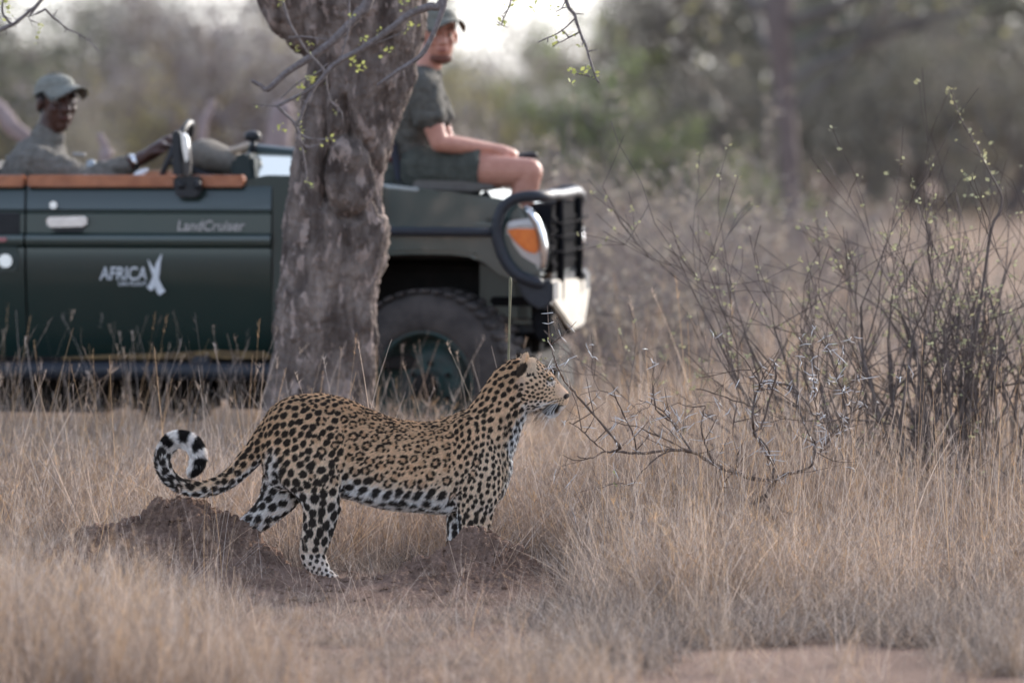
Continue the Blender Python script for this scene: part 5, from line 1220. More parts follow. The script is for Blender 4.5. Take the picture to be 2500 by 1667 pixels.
TRK = [(-330, 742, 1000), (-240, 735, 1006), (-150, 716, 1018), (-80, 704, 1032), (0, 700, 1042), (57, 716, 1038), (108, 742, 1028), (147, 752, 1015), (204, 748, 1008), (274, 738, 978), (357, 722, 958), (408, 712, 940), (440, 708, 934), (485, 702, 933), (542, 698, 941), (574, 696, 944), (638, 691, 938),
       (733, 682, 925), (829, 671, 917), (893, 660, 913), (969, 646, 914), (1030, 634, 920), (1085, 610, 935), (1130, 590, 950)]
TRK.sort(); Ta = np.array(TRK, float)
def trunk_mesh():
    n, ys = 150, np.arange(Ta[0, 0], Ta[-1, 0] + 1, 6.0); V = []
    L = np.interp(ys, Ta[:, 0], Ta[:, 1]); R = np.interp(ys, Ta[:, 0], Ta[:, 2]); L = np.convolve(np.pad(L, 4, 'edge'), np.ones(9) / 9, 'valid'); R = np.convolve(np.pad(R, 4, 'edge'), np.ones(9) / 9, 'valid')
    s = FPX / TY
    for y, l, r in zip(ys, L, R):
        c = P((l + r) / 2, y, TY); rx = (r - l) / 2 / s; th = np.linspace(0, 2 * math.pi, n, endpoint=False)
        V.append(np.stack([c.x + rx * np.cos(th), c.y + rx * .92 * np.sin(th), np.full(n, c.z)], 1))
    V = np.concatenate(V); m = len(ys); C = V.reshape(m, n, 3); cen = C.mean(1, keepdims=True); nr = (C - cen); nr /= np.linalg.norm(nr, axis=2, keepdims=True); nr = nr.reshape(-1, 3)
    px = 1250 + V[:, 0] / V[:, 1] * FPX; py = np.repeat(ys, n); front = (nr[:, 1] < .2)
    d = vnoise(V * np.array([1, 1, .4]), 5, 41) * .014 + vnoise(V * np.array([1, 1, .45]), 14, 42) * .012 + vnoise(V * np.array([1, 1, .6]), 38, 43) * .006
    d += .008 * vnoise(V, 90, 44) * .6
    # the swollen knot with the scar, and the folds that run into it
    def e(cx, cy, rx, ry, rot=0):
        a, b_ = px - cx, py - cy; a2 = a * math.cos(rot) + b_ * math.sin(rot); b2 = -a * math.sin(rot) + b_ * math.cos(rot); return np.hypot(a2 / rx, b2 / ry)
    k = e(850, 430, 62, 92); d += front * (.045 * np.exp(-(k ** 4)) - .035 * np.exp(-((k - 1.12) / .14) ** 2)); k2 = e(856, 428, 14, 22); d -= front * .03 * np.exp(-k2 ** 2)
    k = e(815, 300, 20, 85, -.22); d += front * .030 * np.exp(-k ** 4)
    for (x0, y0, x1, y1, wd, dp) in ((795, 215, 780, 500, 9, .045), (838, 240, 862, 350, 9, .04), (780, 470, 850, 540, 10, .03), (905, 350, 925, 520, 8, .03), (740, 540, 735, 700, 14, .02), (850, 560, 845, 640, 14, .022), (820, 700, 800, 960, 16, .018), (880, 640, 870, 900, 14, .016)):
        dx, dy = x1 - x0, y1 - y0; t = np.clip(((px - x0) * dx + (py - y0) * dy) / (dx * dx + dy * dy), 0, 1); D = np.hypot(px - x0 - t * dx, py - y0 - t * dy); d -= front * dp * np.exp(-(D / wd) ** 2)
    V = V + nr * d[:, None]
    F = []
    for i in range(m - 1):
        for j in range(n): a, b_ = i * n + j, i * n + (j + 1) % n; F.append((a, a + n, b_ + n, b_))
    F.append(tuple(range(n)))
    b = Buf(); b.add(V, F); return b.mesh('trunk')
link('trunk', trunk_mesh(), BARK, tree)
def rough_tube(pts, rad, n=28, amp=.015, sub=6):
    V, F = ctube(pts, rad, n, 1, (0, 1, 0), sub); V = np.array([list(v) for v in V]); 
    return V + (vnoise(V, 9, 45) * amp)[:, None] * 0.7 * (V - V.mean(0)) / (np.linalg.norm(V - V.mean(0), axis=1)[:, None] + .05) + np.stack([vnoise(V, 16, 46), vnoise(V, 16, 47), vnoise(V, 16, 48)], 1) * amp * .5, F
b = Buf(); b.add(*rough_tube([P(790, 130, TY - .02), P(752, 60, TY - .04), P(712, -10, TY - .05), P(690, -90, TY - .1), P(640, -230, TY - .2), P(520, -420, TY - .3)], [.07, .115, .135, .12, .10, .07], amp=.03)); link('limb', b.mesh('limb'), BARK, tree)
b = Buf(); b.add(*rough_tube([P(880, -240, TY), P(960, -420, TY - .2), P(1120, -600, TY - .5), P(1400, -700, TY - 1.0)], [.16, .12, .09, .05])); link('limb', b.mesh('limb'), BARK, tree)
b = Buf(); b.add(*rough_tube([P(840, -240, TY), P(800, -500, TY + .2), P(820, -800, TY + .4)], [.16, .11, .06])); link('limb', b.mesh('limb'), BARK, tree)
# hanging branches: (picture points, start radius px, end radius px, depth)
TW = pmat('twig_bark', (.235, .205, .20), (.15, .125, .118), 60, .85, bump=.3); BUD = attr_mat('young_leaves', .6, .0, .35)
HB = [('A', [(1160, -190), (1082, 0), (1052, 15), (1002, 34), (944, 77), (883, 119), (814, 161), (772, 207), (734, 230), (677, 260)], 12, 4, 22.5),
      ('B', [(940, -200), (898, 0), (875, 31), (864, 50), (814, 100), (753, 142), (696, 180), (654, 218), (636, 208), (619, 199)], 15, 5, 22.7),
      ('A', [(772, 207), (749, 249), (732, 295), (728, 306)], 5, 3.4, 22.5), ('A', [(677, 260), (700, 281), (715, 295), (726, 318), (734, 350), (742, 383), (747, 420), (749, 448)], 5, 2.2, 22.5),
      ('A', [(726, 336), (740, 352), (753, 362), (788, 352)], 3, 1.8, 22.48), ('A', [(730, 322), (745, 334), (768, 341), (803, 339)], 3, 1.8, 22.46), ('A', [(677, 260), (650, 258), (618, 254)], 2.4, 1.3, 22.5),
      ('C', [(1120, -180), (1088, -10), (1076, 38), (1055, 88), (1029, 134), (983, 168), (950, 188), (923, 207)], 8, 4.5, 22.3),
      ('D', [(676, -60), (688, 0), (707, 57), (730, 95), (753, 130), (791, 172), (797, 210), (803, 237), (815, 255), (830, 268), (836, 290)], 4, 1.8, 22.6), ('D', [(707, 92), (740, 90), (775, 95), (806, 98)], 2.6, 2, 22.6),
      ('E', [(852, -60), (853, 30), (851, 77), (842, 112), (830, 142)], 3, 2, 22.4), ('A', [(830, 142), (900, 112), (960, 90), (1001, 66)], 2.2, 1.6, 22.5), ('A', [(690, 240), (730, 200), (770, 180), (800, 158)], 2, 1.5, 22.5),
      ('F', [(1340, -160), (1381, 0), (1400, 34), (1407, 52), (1415, 77), (1425, 100), (1434, 126), (1444, 160), (1455, 191), (1464, 202)], 5, 2.2, 21.4), ('F', [(1455, 191), (1430, 185), (1410, 182), (1392, 178)], 2.6, 1.5, 21.4), ('F', [(1415, 78), (1390, 92), (1365, 106), (1350, 113)], 2, 1.4, 21.4), ('F', [(1402, 46), (1370, 72), (1340, 92), (1312, 103)], 2.2, 1.4, 21.4),
      ('F', [(1380, 2), (1372, 20), (1358, 30)], 1.7, 1.2, 21.4), ('G', [(1270, -120), (1247, 0), (1240, 24), (1232, 42), (1224, 61)], 2.2, 1.5, 21.6), ('G', [(1224, 61), (1214, 52)], 1.3, 1, 21.6), ('G', [(1224, 61), (1240, 68)], 1.3, 1, 21.6),
      ('H', [(210, -150), (100, 0), (82, 18), (65, 34), (45, 50), (31, 61), (14, 66), (-10, 76), (-80, 90)], 3.5, 6, 22.6), ('I', [(96, 8), (112, 24), (130, 42), (148, 56), (165, 69), (192, 84), (214, 100), (245, 126)], 3, 1.6, 22.6), ('H', [(30, 60), (12, 40), (5, 20), (12, -20)], 4, 3, 22.6), ('H', [(65, 34), (74, 50), (80, 66)], 1.4, 1, 22.6)]
BUDS = [('A', 720, 120, 4), ('A', 756, 117, 4), ('A', 758, 195, 6), ('A', 735, 215, 8), ('A', 865, 157, 6), ('A', 885, 165, 4), ('A', 940, 130, 5), ('A', 883, 100, 3), ('A', 930, 80, 4), ('A', 1005, 62, 4), ('A', 980, 12, 5), ('A', 1020, 28, 3), ('A', 690, 308, 3), ('A', 733, 303, 3), ('A', 803, 339, 3), ('A', 684, 316, 2), ('A', 749, 449, 3),
        ('F', 1355, 108, 5), ('F', 1403, 174, 4), ('F', 1435, 176, 3), ('F', 1399, 200, 2), ('F', 1300, 12, 4), ('G', 1252, 16, 4), ('G', 1226, 60, 6), ('H', 10, 6, 6), ('H', 26, 18, 3), ('H', 95, 75, 3), ('H', 92, 95, 2), ('H', 18, 40, 3), ('A', 695, 2, 4), ('F', 1350, 25, 2)]
DEP = {'A': 22.5, 'B': 22.7, 'C': 22.3, 'D': 22.6, 'E': 22.4, 'F': 21.4, 'G': 21.6, 'H': 22.6, 'I': 22.6}
def leafdab(b, c, r, col, n=5, s=.011):
    for _ in range(n):
        p = np.array(c) + RNG.normal(0, r, 3); d = RNG.normal(size=3); d[2] = abs(d[2]) * .6; d /= np.linalg.norm(d); e = np.cross(d, RNG.normal(size=3)); e /= np.linalg.norm(e) + 1e-6
        L = s * RNG.uniform(.7, 1.4); b.add([p, p + d * L * .5 + e * L * .32, p + d * L, p + d * L * .5 - e * L * .32], [(0, 1, 2), (0, 2, 3)], np.array(col) * RNG.uniform(.75, 1.25))
_up = {'A': (1020, -520), 'B': (930, -470), 'C': (1090, -560), 'F': (1370, -640), 'G': (1300, -620), 'H': (470, -400), 'I': (470, -400)}
for i, h in enumerate(HB):       # the long ones hang from the limbs above the picture
    if h[1][0][1] < -100 or h[0] == 'I': HB[i] = (h[0], [_up[h[0]]] + h[1], h[2] * 1.2, h[3], h[4])
for key in sorted(set(h[0] for h in HB)):
    b = Buf(); lb_ = Buf()
    for h in HB:
        if h[0] != key: continue
        dep = h[4]; n = len(h[1]); s = FPX / dep; wob = RNG.normal(0, .012, n).cumsum() if n > 4 else np.zeros(n)
        pts = [P(p[0] + RNG.normal(0, .8), p[1] + RNG.normal(0, .8), dep + wob[i] * 0) for i, p in enumerate(h[1])]
        V, F = ctube(pts, [(h[2] + (h[3] - h[2]) * i / (n - 1)) / s * .92 for i in range(n)], 7, 1, (0, 1, 0), 3); V = np.array([list(v) for v in V]); V = V + np.stack([vnoise(V, 60, 51), vnoise(V, 60, 52), vnoise(V, 60, 53)], 1) * .0016; b.add(V, F)
        for i in range(1, n - 1):      # knuckly side spurs
            if RNG.random() < .75:
                d = Vector(RNG.normal(size=3)); d.y *= .6; d.normalize(); L = RNG.uniform(.012, .05); b.add(*tube([pts[i], pts[i] + d * L * .5, pts[i] + d * L + Vector((0, 0, -.003))], [.0028, .002, .0012], 4))
                if RNG.random() < .35 and pts[i].z > 0: leafdab(lb_, pts[i] + d * L, .006, (.42, .45, .14), 4, .013)
    for u_ in BUDS:
        if u_[0] == key: leafdab(lb_, P(u_[1], u_[2], DEP[key]), .011, (.44, .46, .15), u_[3] + 3, .018)
    br = link('branch', b.mesh('branch'), TW, tree)
    if lb_.n: o = link('leaf_buds', lb_.mesh('leaf_buds', col=True), BUD, br); o['kind'] = 'stuff'

def grow(buf, tips, p, d, L, r, depth, spread, n=5, up=.1, kids=(2, 4), seg=4, shrink=.68, wig=.18, minr=.0015):
    pts, rr = [Vector(p)], [r]; q = Vector(p); dd = Vector(d).normalized()
    for i in range(seg):
        dd = (dd + Vector(RNG.normal(0, wig, 3)) + Vector((0, 0, up))).normalized(); q = q + dd * (L / seg); pts.append(q.copy()); rr.append(max(r * (1 - .5 * (i + 1) / seg), minr))
    buf.add(*tube(pts, rr, n, False))
    if depth == 0: tips.append(q.copy()); tips.append(pts[-2].copy()); return
    for _ in range(int(RNG.integers(kids[0], kids[1] + 1))):
        k = int(RNG.integers(1, seg + 1)); a = pts[k]; e = (dd + Vector(RNG.normal(0, spread, 3))).normalized(); grow(buf, tips, a, e, L * shrink * RNG.uniform(.7, 1.15), max(rr[k] * .62, minr), depth - 1, spread, max(3, n - 1), up, kids, max(2, seg - 1), shrink, wig, minr)
# ------------------------------------------------------------------ thorn bush, in focus
THT = pmat('thorn_twig', (.17, .125, .10), (.10, .072, .06), 60, .85, bump=.4); THW = pmat('white_thorn', (.70, .70, .71), (.5, .49, .49), 60, .45)
tb = thing('thorn_bush', 'low leafless bush with long white thorns growing beyond the leopard\'s nose', 'bush', P(1830, 1400, 20.3))
TB = [([(1800, 1440), (1812, 1330), (1828, 1241), (1873, 1209), (1889, 1174)], 9, 7, 20.3, 0), ([(1889, 1174), (1838, 1168), (1793, 1152), (1742, 1133), (1710, 1113), (1688, 1102), (1637, 1098), (1554, 1107), (1503, 1101), (1488, 1104)], 6, 3, 20.3, .3),
      ([(1889, 1174), (1892, 1139), (1879, 1117), (1850, 1069), (1842, 1056), (1860, 1037), (1879, 973), (1895, 919), (1889, 878)], 5.5, 2, 20.3, .5), ([(1889, 1174), (1898, 1165), (1930, 1155), (1956, 1149), (1984, 1133), (1989, 1101), (1991, 1082), (1975, 1060), (1962, 1030), (1950, 990)], 5, 2, 20.3, .6),
      ([(1503, 1101), (1510, 1085), (1446, 1008), (1410, 965), (1384, 938), (1363, 904), (1353, 870), (1343, 838), (1340, 815)], 3.4, 1.8, 20.05, .8), ([(1554, 1107), (1548, 1066), (1528, 1024), (1503, 970)], 2.6, 1.5, 20.25, .8),
      ([(1688, 1102), (1660, 1060), (1640, 1030), (1602, 999), (1595, 941)], 3, 1.6, 20.2, .8), ([(1700, 1108), (1650, 1085), (1600, 1062), (1554, 1040)], 2.8, 1.6, 20.15, .7), ([(1842, 1056), (1838, 1020), (1846, 960), (1855, 940), (1835, 903)], 4, 1.6, 20.4, .5), ([(1846, 992), (1835, 992), (1790, 976), (1726, 954), (1700, 950)], 2.4, 1.4, 20.4, .3),
      ([(1855, 940), (1876, 929), (1896, 935), (1933, 944), (1972, 983), (1997, 1027), (2040, 1026), (2080, 1005), (2120, 985)], 3.2, 1.5, 20.5, .5), ([(1997, 1027), (1990, 980), (1988, 940), (1983, 915)], 2.2, 1.3, 20.5, 1.0), ([(2080, 1005), (2060, 960), (2045, 925), (2029, 877), (2018, 840), (2013, 814)], 2.8, 1.5, 20.5, 1.0),
      ([(2060, 960), (2048, 930), (2030, 905)], 2, 1.3, 20.5, .8), ([(1984, 1133), (2010, 1090), (2050, 1040), (2075, 1020), (2100, 960), (2112, 925), (2095, 900)], 3, 1.4, 20.6, .8), ([(1742, 1133), (1720, 1080), (1712, 1040), (1714, 1020), (1722, 990)], 3, 1.5, 20.2, 1.0), ([(1793, 1152), (1800, 1120), (1790, 1060), (1795, 1010), (1800, 970)], 2.4, 1.4, 20.4, .4),
      ([(1842, 1056), (1876, 1096), (1878, 1120)], 3, 2.6, 20.25, .9), ([(1503, 1101), (1470, 1105), (1440, 1118), (1410, 1115)], 2.2, 1.3, 20.3, .2), ([(1484, 1106), (1450, 1080), (1420, 1050), (1390, 1030)], 2, 1.2, 20.35, .3), ([(1889, 1174), (1870, 1230), (1905, 1300), (1900, 1380)], 3.5, 4, 20.3, 0),
      ([(1655, 1040), (1625, 1010), (1590, 985), (1560, 975)], 2, 1.2, 20.3, .5), ([(1790, 1150), (1760, 1190), (1740, 1260)], 2.4, 1.6, 20.2, .1), ([(1991, 1082), (2030, 1060), (2062, 1052)], 2, 1.3, 20.4, .6), ([(1640, 1098), (1600, 1120), (1560, 1160), (1545, 1185)], 2, 1.2, 20.2, .4)]
wb = Buf(); tbufs = []
def thorn_pair(p, d, L, buf):
    d = d.normalized(); s = d.cross(Vector(RNG.normal(size=3))).normalized()
    for k in (1, -1):
        t = (s * k * RNG.uniform(.8, 1) + d * RNG.uniform(-.1, .5)).normalized() * L * RNG.uniform(.75, 1.1); t.y *= .7
        buf.add(*tube([p, p + t * .5, p + t], [.0019, .0016, .0005], 5))
ntb = 0
for (pts, r0, r1, dep, th) in TB:
    n = len(pts); s = FPX / dep; W3 = [P(p[0], p[1], dep + .05 * math.sin(i * 1.3 + p[0])) for i, p in enumerate(pts)]
    V, F = ctube(W3, [(r0 + (r1 - r0) * i / (n - 1)) * .92 / s for i in range(n)], 7, 1, (0, 1, 0), 4); V = np.array([list(v) for v in V]); V = V + np.stack([vnoise(V, 70, 61), vnoise(V, 70, 62), vnoise(V, 70, 63)], 1) * .003; bb = Buf(); bb.add(V, F)
    for i in range(n - 1):
        d = (W3[i + 1] - W3[i]); m = max(1, int(d.length / .045))
        for j in range(m):
            p = W3[i] + d * ((j + RNG.random()) / m)
            if RNG.random() < th * .8: thorn_pair(p, d, RNG.uniform(.024, .048) if RNG.random() < .8 else .062, wb)
            if RNG.random() < .42:
                e = Vector(RNG.normal(size=3)); e.z = abs(e.z); e.normalize(); L = RNG.uniform(.03, .16); q = [p, p + e * L * .5, p + e * L + Vector((0, 0, .01))]; bb.add(*tube(q, [.0022, .0017, .0009], 4))
                for z in (.4, .8):
                    if RNG.random() < th: thorn_pair(p + e * L * z, e, RNG.uniform(.015, .035), wb)
    link('branch', bb.mesh('branch'), THT, tb); ntb += 1
for _ in range(26):
    pts, r0, r1, dep, th = TB[int(RNG.integers(1, len(TB)))]; q = pts[int(RNG.integers(1, len(pts)))]; bb = Buf(); tp_ = []
    grow(bb, tp_, P(q[0], q[1], dep), (RNG.normal(0, 1), RNG.normal(0, .5), RNG.uniform(-.2, 1)), RNG.uniform(.08, .2), .0022, 2, .6, 4, .0, (1, 3), 4, .65, .2, .0009)
    link('branch', bb.mesh('branch'), THT, tb)
    for t in tp_:
        if RNG.random() < th * .6: thorn_pair(t, Vector(RNG.normal(size=3)), RNG.uniform(.018, .036), wb)
for cx, cy, m in ((1665, 1045, 16), (1625, 1060, 10), (1535, 1015, 10), (1360, 870, 3), (1980, 940, 9), (2060, 930, 10), (2035, 860, 4), (1880, 1110, 7), (1505, 1145, 5), (2010, 1080, 5), (1400, 1165, 4)):
    for _ in range(m // 3):
        p = P(cx + RNG.normal(0, 16), cy + RNG.normal(0, 16), 20.2 + RNG.normal(0, .04)); thorn_pair(p, Vector(RNG.normal(size=3)), RNG.uniform(.025, .045), wb)
o = link('thorns', wb.mesh('thorns'), THW, tb); o['kind'] = 'stuff'
b = Buf()
for cx, cy in ((1985, 1022), (1500, 1165), (1506, 1185), (1960, 1060), (1341, 822), (1339, 835)): leafdab(b, P(cx, cy, 20.1), .006, (.30, .33, .16), 3, .012)
o = link('young_leaves', b.mesh('young_leaves', col=True), BUD, tb); o['kind'] = 'stuff'
b = Buf(); b.add(*ctube([P(1238, 1060, 20.6), P(1241, 900, 20.6), P(1244, 780, 20.6), P(1246, 690, 20.6), P(1245, 678, 20.6)], [.0045, .0045, .004, .006, .003], 8)); tag(link('grass_stem', b.mesh('grass_stem'), pmat('olive_stem', (.20, .19, .12), (.14, .13, .08), 40, .7)), 'single upright greenish stem rising from behind the leopard\'s neck', 'stem')

# ------------------------------------------------------------------ woody growth
STEM = pmat('grey_brown_stem', (.18, .145, .13), (.09, .070, .062), 20, .9); STEM2 = pmat('mauve_twigs', (.34, .285, .26), (.20, .16, .15), 10, .9); BUDM = attr_mat('bush_buds', .7, .1, .3)
# budding bush on the right
def budding_bush(name, label, cx, Y, hz, width, nst, rs, depth=3, budc=(.40, .39, .22), bs=.016, nb=2):
    root = thing(name, label, 'bush', (pxw(cx, Y), Y, 0)); sb, tips = Buf(), []
    for k in range(nst):
        a = RNG.uniform(0, 6.28); off = RNG.uniform(-1, 1) * width * .35; dx = off / width * 1.9 + RNG.normal(0, .38)
        L = hz * RNG.uniform(.50, .80); grow(sb, tips, (pxw(cx, Y) + off, Y + RNG.normal(0, .12), -.02), (dx, RNG.normal(0, .25), 1), L, rs * RNG.uniform(.6, 1.3), depth - (RNG.random() < .45), .42, 5, .045, (2, 3), 5, .60, .14, .0015)
    link('stems', sb.mesh('stems'), STEM, root)['kind'] = 'stuff'
    lb2 = Buf()
    for t in tips:
        if RNG.random() < .42: leafdab(lb2, t, .006, np.array(budc) * RNG.uniform(.8, 1.15), nb + 1, bs)
    link('buds', lb2.mesh('buds', col=True), BUDM, root)['kind'] = 'stuff'
    return root
budding_bush('budding_bush', 'many-stemmed grey bush with small pale buds behind the straw grass', 2310, 22.0, 1.25, 1.28, 78, .0090)
budding_bush('budding_bush', 'thinner budding bush just left of the many-stemmed grey bush', 2010, 23.3, 1.2, .9, 18, .0062)
budding_bush('budding_bush', 'budding bush cut off by the right edge of the picture', 2610, 22.8, 1.4, .9, 30, .0095)
# one long bowed twig above the bush
b = Buf(); pts = [P(2420, 560, 22), P(2440, 520, 22), P(2446, 490, 22), (P(2440, 465, 22)), P(2405, 400, 22), P(2380, 350, 22), P(2350, 300, 22), P(2330, 250, 22), P(2320, 218, 22)]
b.add(*ctube([P(2330, 1180, 22), P(2370, 900, 22), P(2400, 700, 22)] + pts, [.008, .007, .006, .006, .006, .005, .004, .003, .003, .0025, .002, .0015], 6)); lt = thing('long_twig', 'long thin budded twig arching highest above the many-stemmed bush', 'branch', P(2330, 1180, 22)); link('stem', b.mesh('stem'), STEM, lt)
b = Buf()
for i in range(3, len(pts)):
    for t in (0, .5): leafdab(b, pts[i].lerp(pts[min(i + 1, len(pts) - 1)], t), .008, (.45, .42, .24), 3, .02)
link('buds', b.mesh('buds', col=True), BUDM, lt)['kind'] = 'stuff'
# twiggy brush in the middle distance
def brush_proto(seed, hz, width, nst, depth=3, mat=STEM2):
    sb, tips = Buf(), []
    for k in range(nst):
        off = RNG.uniform(-1, 1) * width * .45; grow(sb, tips, (off, RNG.normal(0, .3), -.03), (off / width * .8 + RNG.normal(0, .3), RNG.normal(0, .4), 1), hz * RNG.uniform(.4, .62), .010 * RNG.uniform(.6, 1.3), depth, .45, 4, .05, (2, 4), 4, .62, .18, .0026)
    lb2 = Buf()
    for t in tips:
        if RNG.random() < .55: leafdab(lb2, t, .018, (.36, .31, .25), 2, .035)
    me1 = sb.mesh('twigs'); me1.materials.append(mat); me2 = lb2.mesh('dry_leaves', col=True); me2.materials.append(BUDM); return me1, me2
BP = [brush_proto(k, 1.25, 1.5, 22) for k in range(3)]
MB_ = [(1500, 29, 1.0, 'pale twiggy shrub right beside the vehicle bumper'), (1640, 31, 1.05, 'mauve-grey twiggy shrub second to the right of the vehicle'), (1400, 34, 1.1, 'low twiggy shrub behind the vehicle bull bar'), (1780, 30, .92, 'mauve-grey twiggy shrub left of the budding bushes'), (1900, 36, 1.0, 'faint twiggy shrub behind the left budding bush'),
       (1580, 38, 1.15, 'blurred grey shrub behind the pale twiggy one'), (1720, 41, 1.2, 'blurred grey shrub halfway to the dark trees'), (2120, 33, .62, 'small shrub at the edge of the open tan field'), (2440, 31, .68, 'small shrub in front of the open tan field near the right edge'), (1250, 40, 1.3, 'shrub showing above the bonnet beyond the seated man'), (1120, 44, 1.4, 'shrub behind the seated tracker\'s back'), (2000, 45, .8, 'far small shrub on the tan field before the dark trunk')]
for i, (px, Y, s, lab) in enumerate(MB_):
    root = thing('dry_shrub', lab, 'shrub', (pxw(px, Y), Y, 0), 'leafless shrubs beyond the vehicle'); root.rotation_euler.z = i * 1.7; root.scale = (s, s, s)
    for me, nm in zip(BP[i % 3], ('twigs', 'dry_leaves')): o = bpy.data.objects.new(nm, me); COL.objects.link(o); o.parent = root; o['kind'] = 'stuff'
# ------------------------------------------------------------------ far trees
def crown_proto(kind, hz, wid, ntw, nleaf, cols, ls, base=.25, mat=STEM2):
    sb, tips = Buf(), []; tr_ = Buf()
    grow(tr_, [], (0, 0, -.1), (RNG.normal(0, .1), 0, 1), hz * .5, wid * .045, 0, .3, 8, .1, seg=5, minr=.04)
    for k in range(ntw):
        a = RNG.uniform(0, 6.28); z = hz * RNG.uniform(base * .5, .5); grow(sb, tips, (RNG.normal(0, wid * .08), RNG.normal(0, wid * .08), z), (math.cos(a), math.sin(a), RNG.uniform(.1, 1.2)), wid * RNG.uniform(.22, .36), .05, 3, .5, 4, .06, (2, 3), 4, .7, .2, .007)
    lb2 = Buf(); T = np.array([list(t) for t in tips]); C = np.array(cols); n = nleaf; i = RNG.integers(0, len(T), n); p = T[i] + RNG.normal(0, wid * .045, (n, 3)); cl = C[RNG.integers(0, len(C), len(T))][i] * RNG.uniform(.7, 1.25, (n, 1))
    d = RNG.normal(size=(n, 3)); d /= np.linalg.norm(d, axis=1)[:, None]; e = np.cross(d, RNG.normal(size=(n, 3))); e /= np.linalg.norm(e, axis=1)[:, None]; L = ls * RNG.uniform(.6, 1.5, (n, 1))
    V = np.stack([p, p + d * L * .5 + e * L * .3, p + d * L, p + d * L * .5 - e * L * .3], 1).reshape(-1, 3); F = [(4 * k, 4 * k + 1, 4 * k + 2, 4 * k + 3) for k in range(n)]; lb2.add(V, F, np.repeat(cl, 4, 0))
    a_ = tr_.mesh('trunk'); a_.materials.append(STEM); b2 = sb.mesh('twigs'); b2.materials.append(mat); c = lb2.mesh('foliage', col=True); c.materials.append(FOL); return a_, b2, c
FOL = attr_mat('far_foliage', .8, .12, .25); STEM3 = pmat('dark_far_twigs', (.20, .178, .16), (.125, .11, .10), 4, .9)
greyc = [(.275, .245, .20), (.215, .19, .16), (.32, .29, .235), (.27, .25, .17)]  # leaf greys paled in the colour to stand in for haze; far twigs likewise
yelc = greyc + [(.60, .50, .18), (.52, .42, .15)]; grnc = greyc[:3] + [(.31, .38, .13), (.38, .44, .14), (.25, .31, .12)]; palec = [(.33, .29, .28), (.28, .25, .25), (.36, .33, .28)]; olive = [(.21, .22, .15), (.26, .255, .18), (.18, .175, .15)]
PR = {'grey': crown_proto('grey', 4.2, 4.2, 20, 6500, greyc, .09, mat=STEM3), 'yellow': crown_proto('yellow', 3.4, 4.2, 20, 5500, yelc, .09), 'green': crown_proto('green', 3.2, 3.6, 18, 6500, grnc, .10), 'pale': crown_proto('pale', 3.4, 4.4, 22, 5500, palec, .08), 'olive': crown_proto('olive', 4.4, 4.4, 22, 8000, olive, .10, mat=STEM3)}
FT = [('olive', -120, 70, .78, 'dull green tree in the top left corner behind the driver'), ('olive', 90, 84, .84, 'dull green bushy tree above the driver\'s cap'), ('pale', 260, 92, .92, 'mauve-grey leafless tree right of the driver\'s cap'), ('pale', 420, 95, .90, 'mauve-grey leafless tree below the bright gap of sky'), ('yellow', 330, 66, .55, 'grey bush with yellow leaves behind the steering wheel'), ('yellow', 500, 74, .66, 'grey bush with yellow leaves left of the thick trunk'),
      ('yellow', 640, 82, .95, 'yellowish bush touching the left edge of the thick trunk'), ('grey', 150, 60, .42, 'low grey bush between driver and steering wheel'), ('pale', 585, 66, .98, 'tall thin-crowned pale tree whose twigs cross the sky left of the thick trunk'), ('pale', 780, 88, .95, 'grey tree mostly hidden by the thick trunk'), ('olive', 960, 96, .92, 'grey-green tree hidden behind the seated tracker'), ('yellow', 1160, 78, .62, 'yellowish bush right of the seated tracker\'s chest'), ('pale', 1190, 100, .78, 'hazy grey tree beneath the bright sky gap right of the man\'s face'),
      ('green', 1330, 90, .66, 'green-leaved bush right of the tracker\'s knees'), ('green', 1450, 80, .78, 'dull green tree under the hanging twig'), ('grey', 1640, 86, 1.15, 'dark grey thorn tree left of the dark trunk'), ('grey', 1500, 104, 1.0, 'dim grey tree behind the green-leaved ones'), ('green', 1590, 70, .50, 'bush with fresh light green leaves left of the dark trunk'), ('green', 1840, 64, .36, 'small fresh green bush at the foot of the dark trunk'),
      ('grey', 1900, 84, 1.25, 'dark grey tree directly behind the dark trunk'), ('olive', 2120, 82, 1.1, 'dark olive tree right of the dark trunk'), ('grey', 2330, 80, 1.12, 'dark leafless tree near the upper right corner'), ('olive', 2560, 78, 1.1, 'dark olive tree leaving the picture at the right'), ('grey', 2230, 72, .72, 'dark bush at the rear edge of the tan field'), ('grey', 2450, 70, .70, 'dark bush at the right end of the tan field'), ('grey', 2020, 74, .62, 'dark bush just right of the dark trunk\'s foot'), ('grey', 1740, 76, .62, 'dark bush just left of the dark trunk\'s foot'),
      ('pale', 1060, 70, .5, 'low grey bush behind the tracker\'s shoulder'), ('grey', -330, 80, 1.0, 'grey tree standing outside the left edge of the picture'), ('yellow', -260, 60, .7, 'yellowish bush standing outside the left edge of the picture'), ('yellow', 20, 76, .5, 'low yellow-grey bush at the left edge behind the driver')]
for i, (kd, px, Y, s, lab) in enumerate(FT):
    root = thing('far_tree', lab, 'tree', (pxw(px, Y), Y, 0), 'blurred trees and bushes at the back'); root.rotation_euler.z = i * 2.3; root.scale = (s, s, s)
    for me, nm in zip(PR[kd], ('trunk', 'twigs', 'foliage')):
        o = bpy.data.objects.new(nm, me); COL.objects.link(o); o.parent = root
        if nm != 'trunk': o['kind'] = 'stuff'
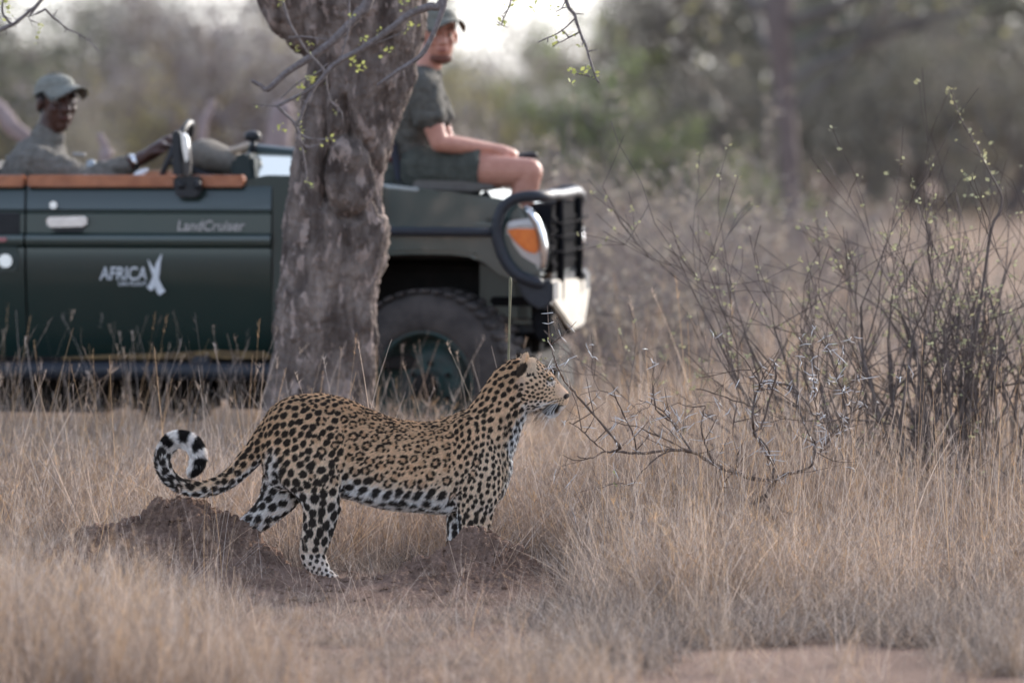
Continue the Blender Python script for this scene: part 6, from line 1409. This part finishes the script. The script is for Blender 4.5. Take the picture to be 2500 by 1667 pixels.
# the tree with the dark trunk
big = thing('thorn_tree', 'tall tree with a dark brown trunk and spreading bare limbs in the far right background', 'tree', (pxw(1925, 58), 58, 0)); X0 = pxw(1925, 58)
b = Buf(); b.add(*rough_tube([Vector((X0 + .1, 58, -.1)), Vector((X0 + .02, 58, 1.0)), Vector((X0 - .05, 58, 1.9)), Vector((X0 - .1, 58, 2.7)), Vector((X0 + .1, 58.1, 3.6))], [.13, .10, .10, .13, .08], 16, .03)); link('trunk', b.mesh('trunk'), pmat('dark_brown_bark', (.19, .15, .138), None, 8, .9), big)
sb, tips = Buf(), []
for (z, dx, L, r) in ((1.9, 1.2, 1.5, .06), (2.1, -1.2, 1.5, .06), (2.5, 1.6, 2.2, .07), (2.6, -1.6, 2.2, .07), (3.0, .8, 2, .06), (3.1, -.7, 2, .06), (2.9, 2.2, 2.6, .06), (3.3, .1, 2, .06), (2.2, 2.0, 2.4, .05), (1.6, 1.6, 1.6, .04)):
    grow(sb, tips, (X0, 58, z), (dx, RNG.normal(0, .5), .75), L, r, 4, .42, 5, .0, (2, 3), 5, .7, .15, .006)
link('limbs', sb.mesh('limbs'), STEM3, big)['kind'] = 'stuff'
lb2 = Buf()
for t in tips:
    if RNG.random() < .8: leafdab(lb2, t, .12, (.26, .235, .20) if RNG.random() < .8 else (.40, .37, .17), 3, .09)
link('foliage', lb2.mesh('foliage', col=True), FOL, big)['kind'] = 'stuff'
# pale leaning trunks behind the driver and beside the thick trunk
for (pts, r, Y, lab) in (([(-60, 235), (-10, 262), (30, 310), (70, 345), (110, 420)], [.05, .05, .05, .045, .04], 33, 'pale pinkish leaning trunk behind the driver\'s back'), ([(255, 420), (262, 390), (255, 355), (245, 335)], [.035, .03, .025, .02], 31, 'short pale stem standing behind the driver\'s arm'),
                         ([(655, 470), (668, 400), (680, 330), (690, 270)], [.09, .085, .08, .07], 36, 'pale grey trunk seen just left of the thick trunk'), ([(520, 430), (500, 380), (492, 320), (520, 250)], [.03, .03, .028, .02], 34, 'thin reddish stem above the folded canvas')):
    b = Buf(); base = P(pts[0][0], pts[0][1], Y); pp = ([Vector((base.x - .1, Y, -.05))] if pts[0][1] > pts[-1][1] else []) + [P(x, y, Y) for x, y in pts]; rr = ([r[0] * 1.15] if len(pp) > len(pts) else []) + r
    if pts[0][1] < pts[-1][1]: q = P(pts[-1][0], pts[-1][1], Y); pp.append(Vector((q.x + .1, Y, -.05))); rr.append(r[-1])
    b.add(*rough_tube(pp, rr, 12, .01)); tag(link('bare_trunk', b.mesh('bare_trunk'), pmat('pale_bark', (.34, .27, .26), (.25, .19, .18), 12, .9)), lab, 'tree trunk', 'bare trunks in the brush')
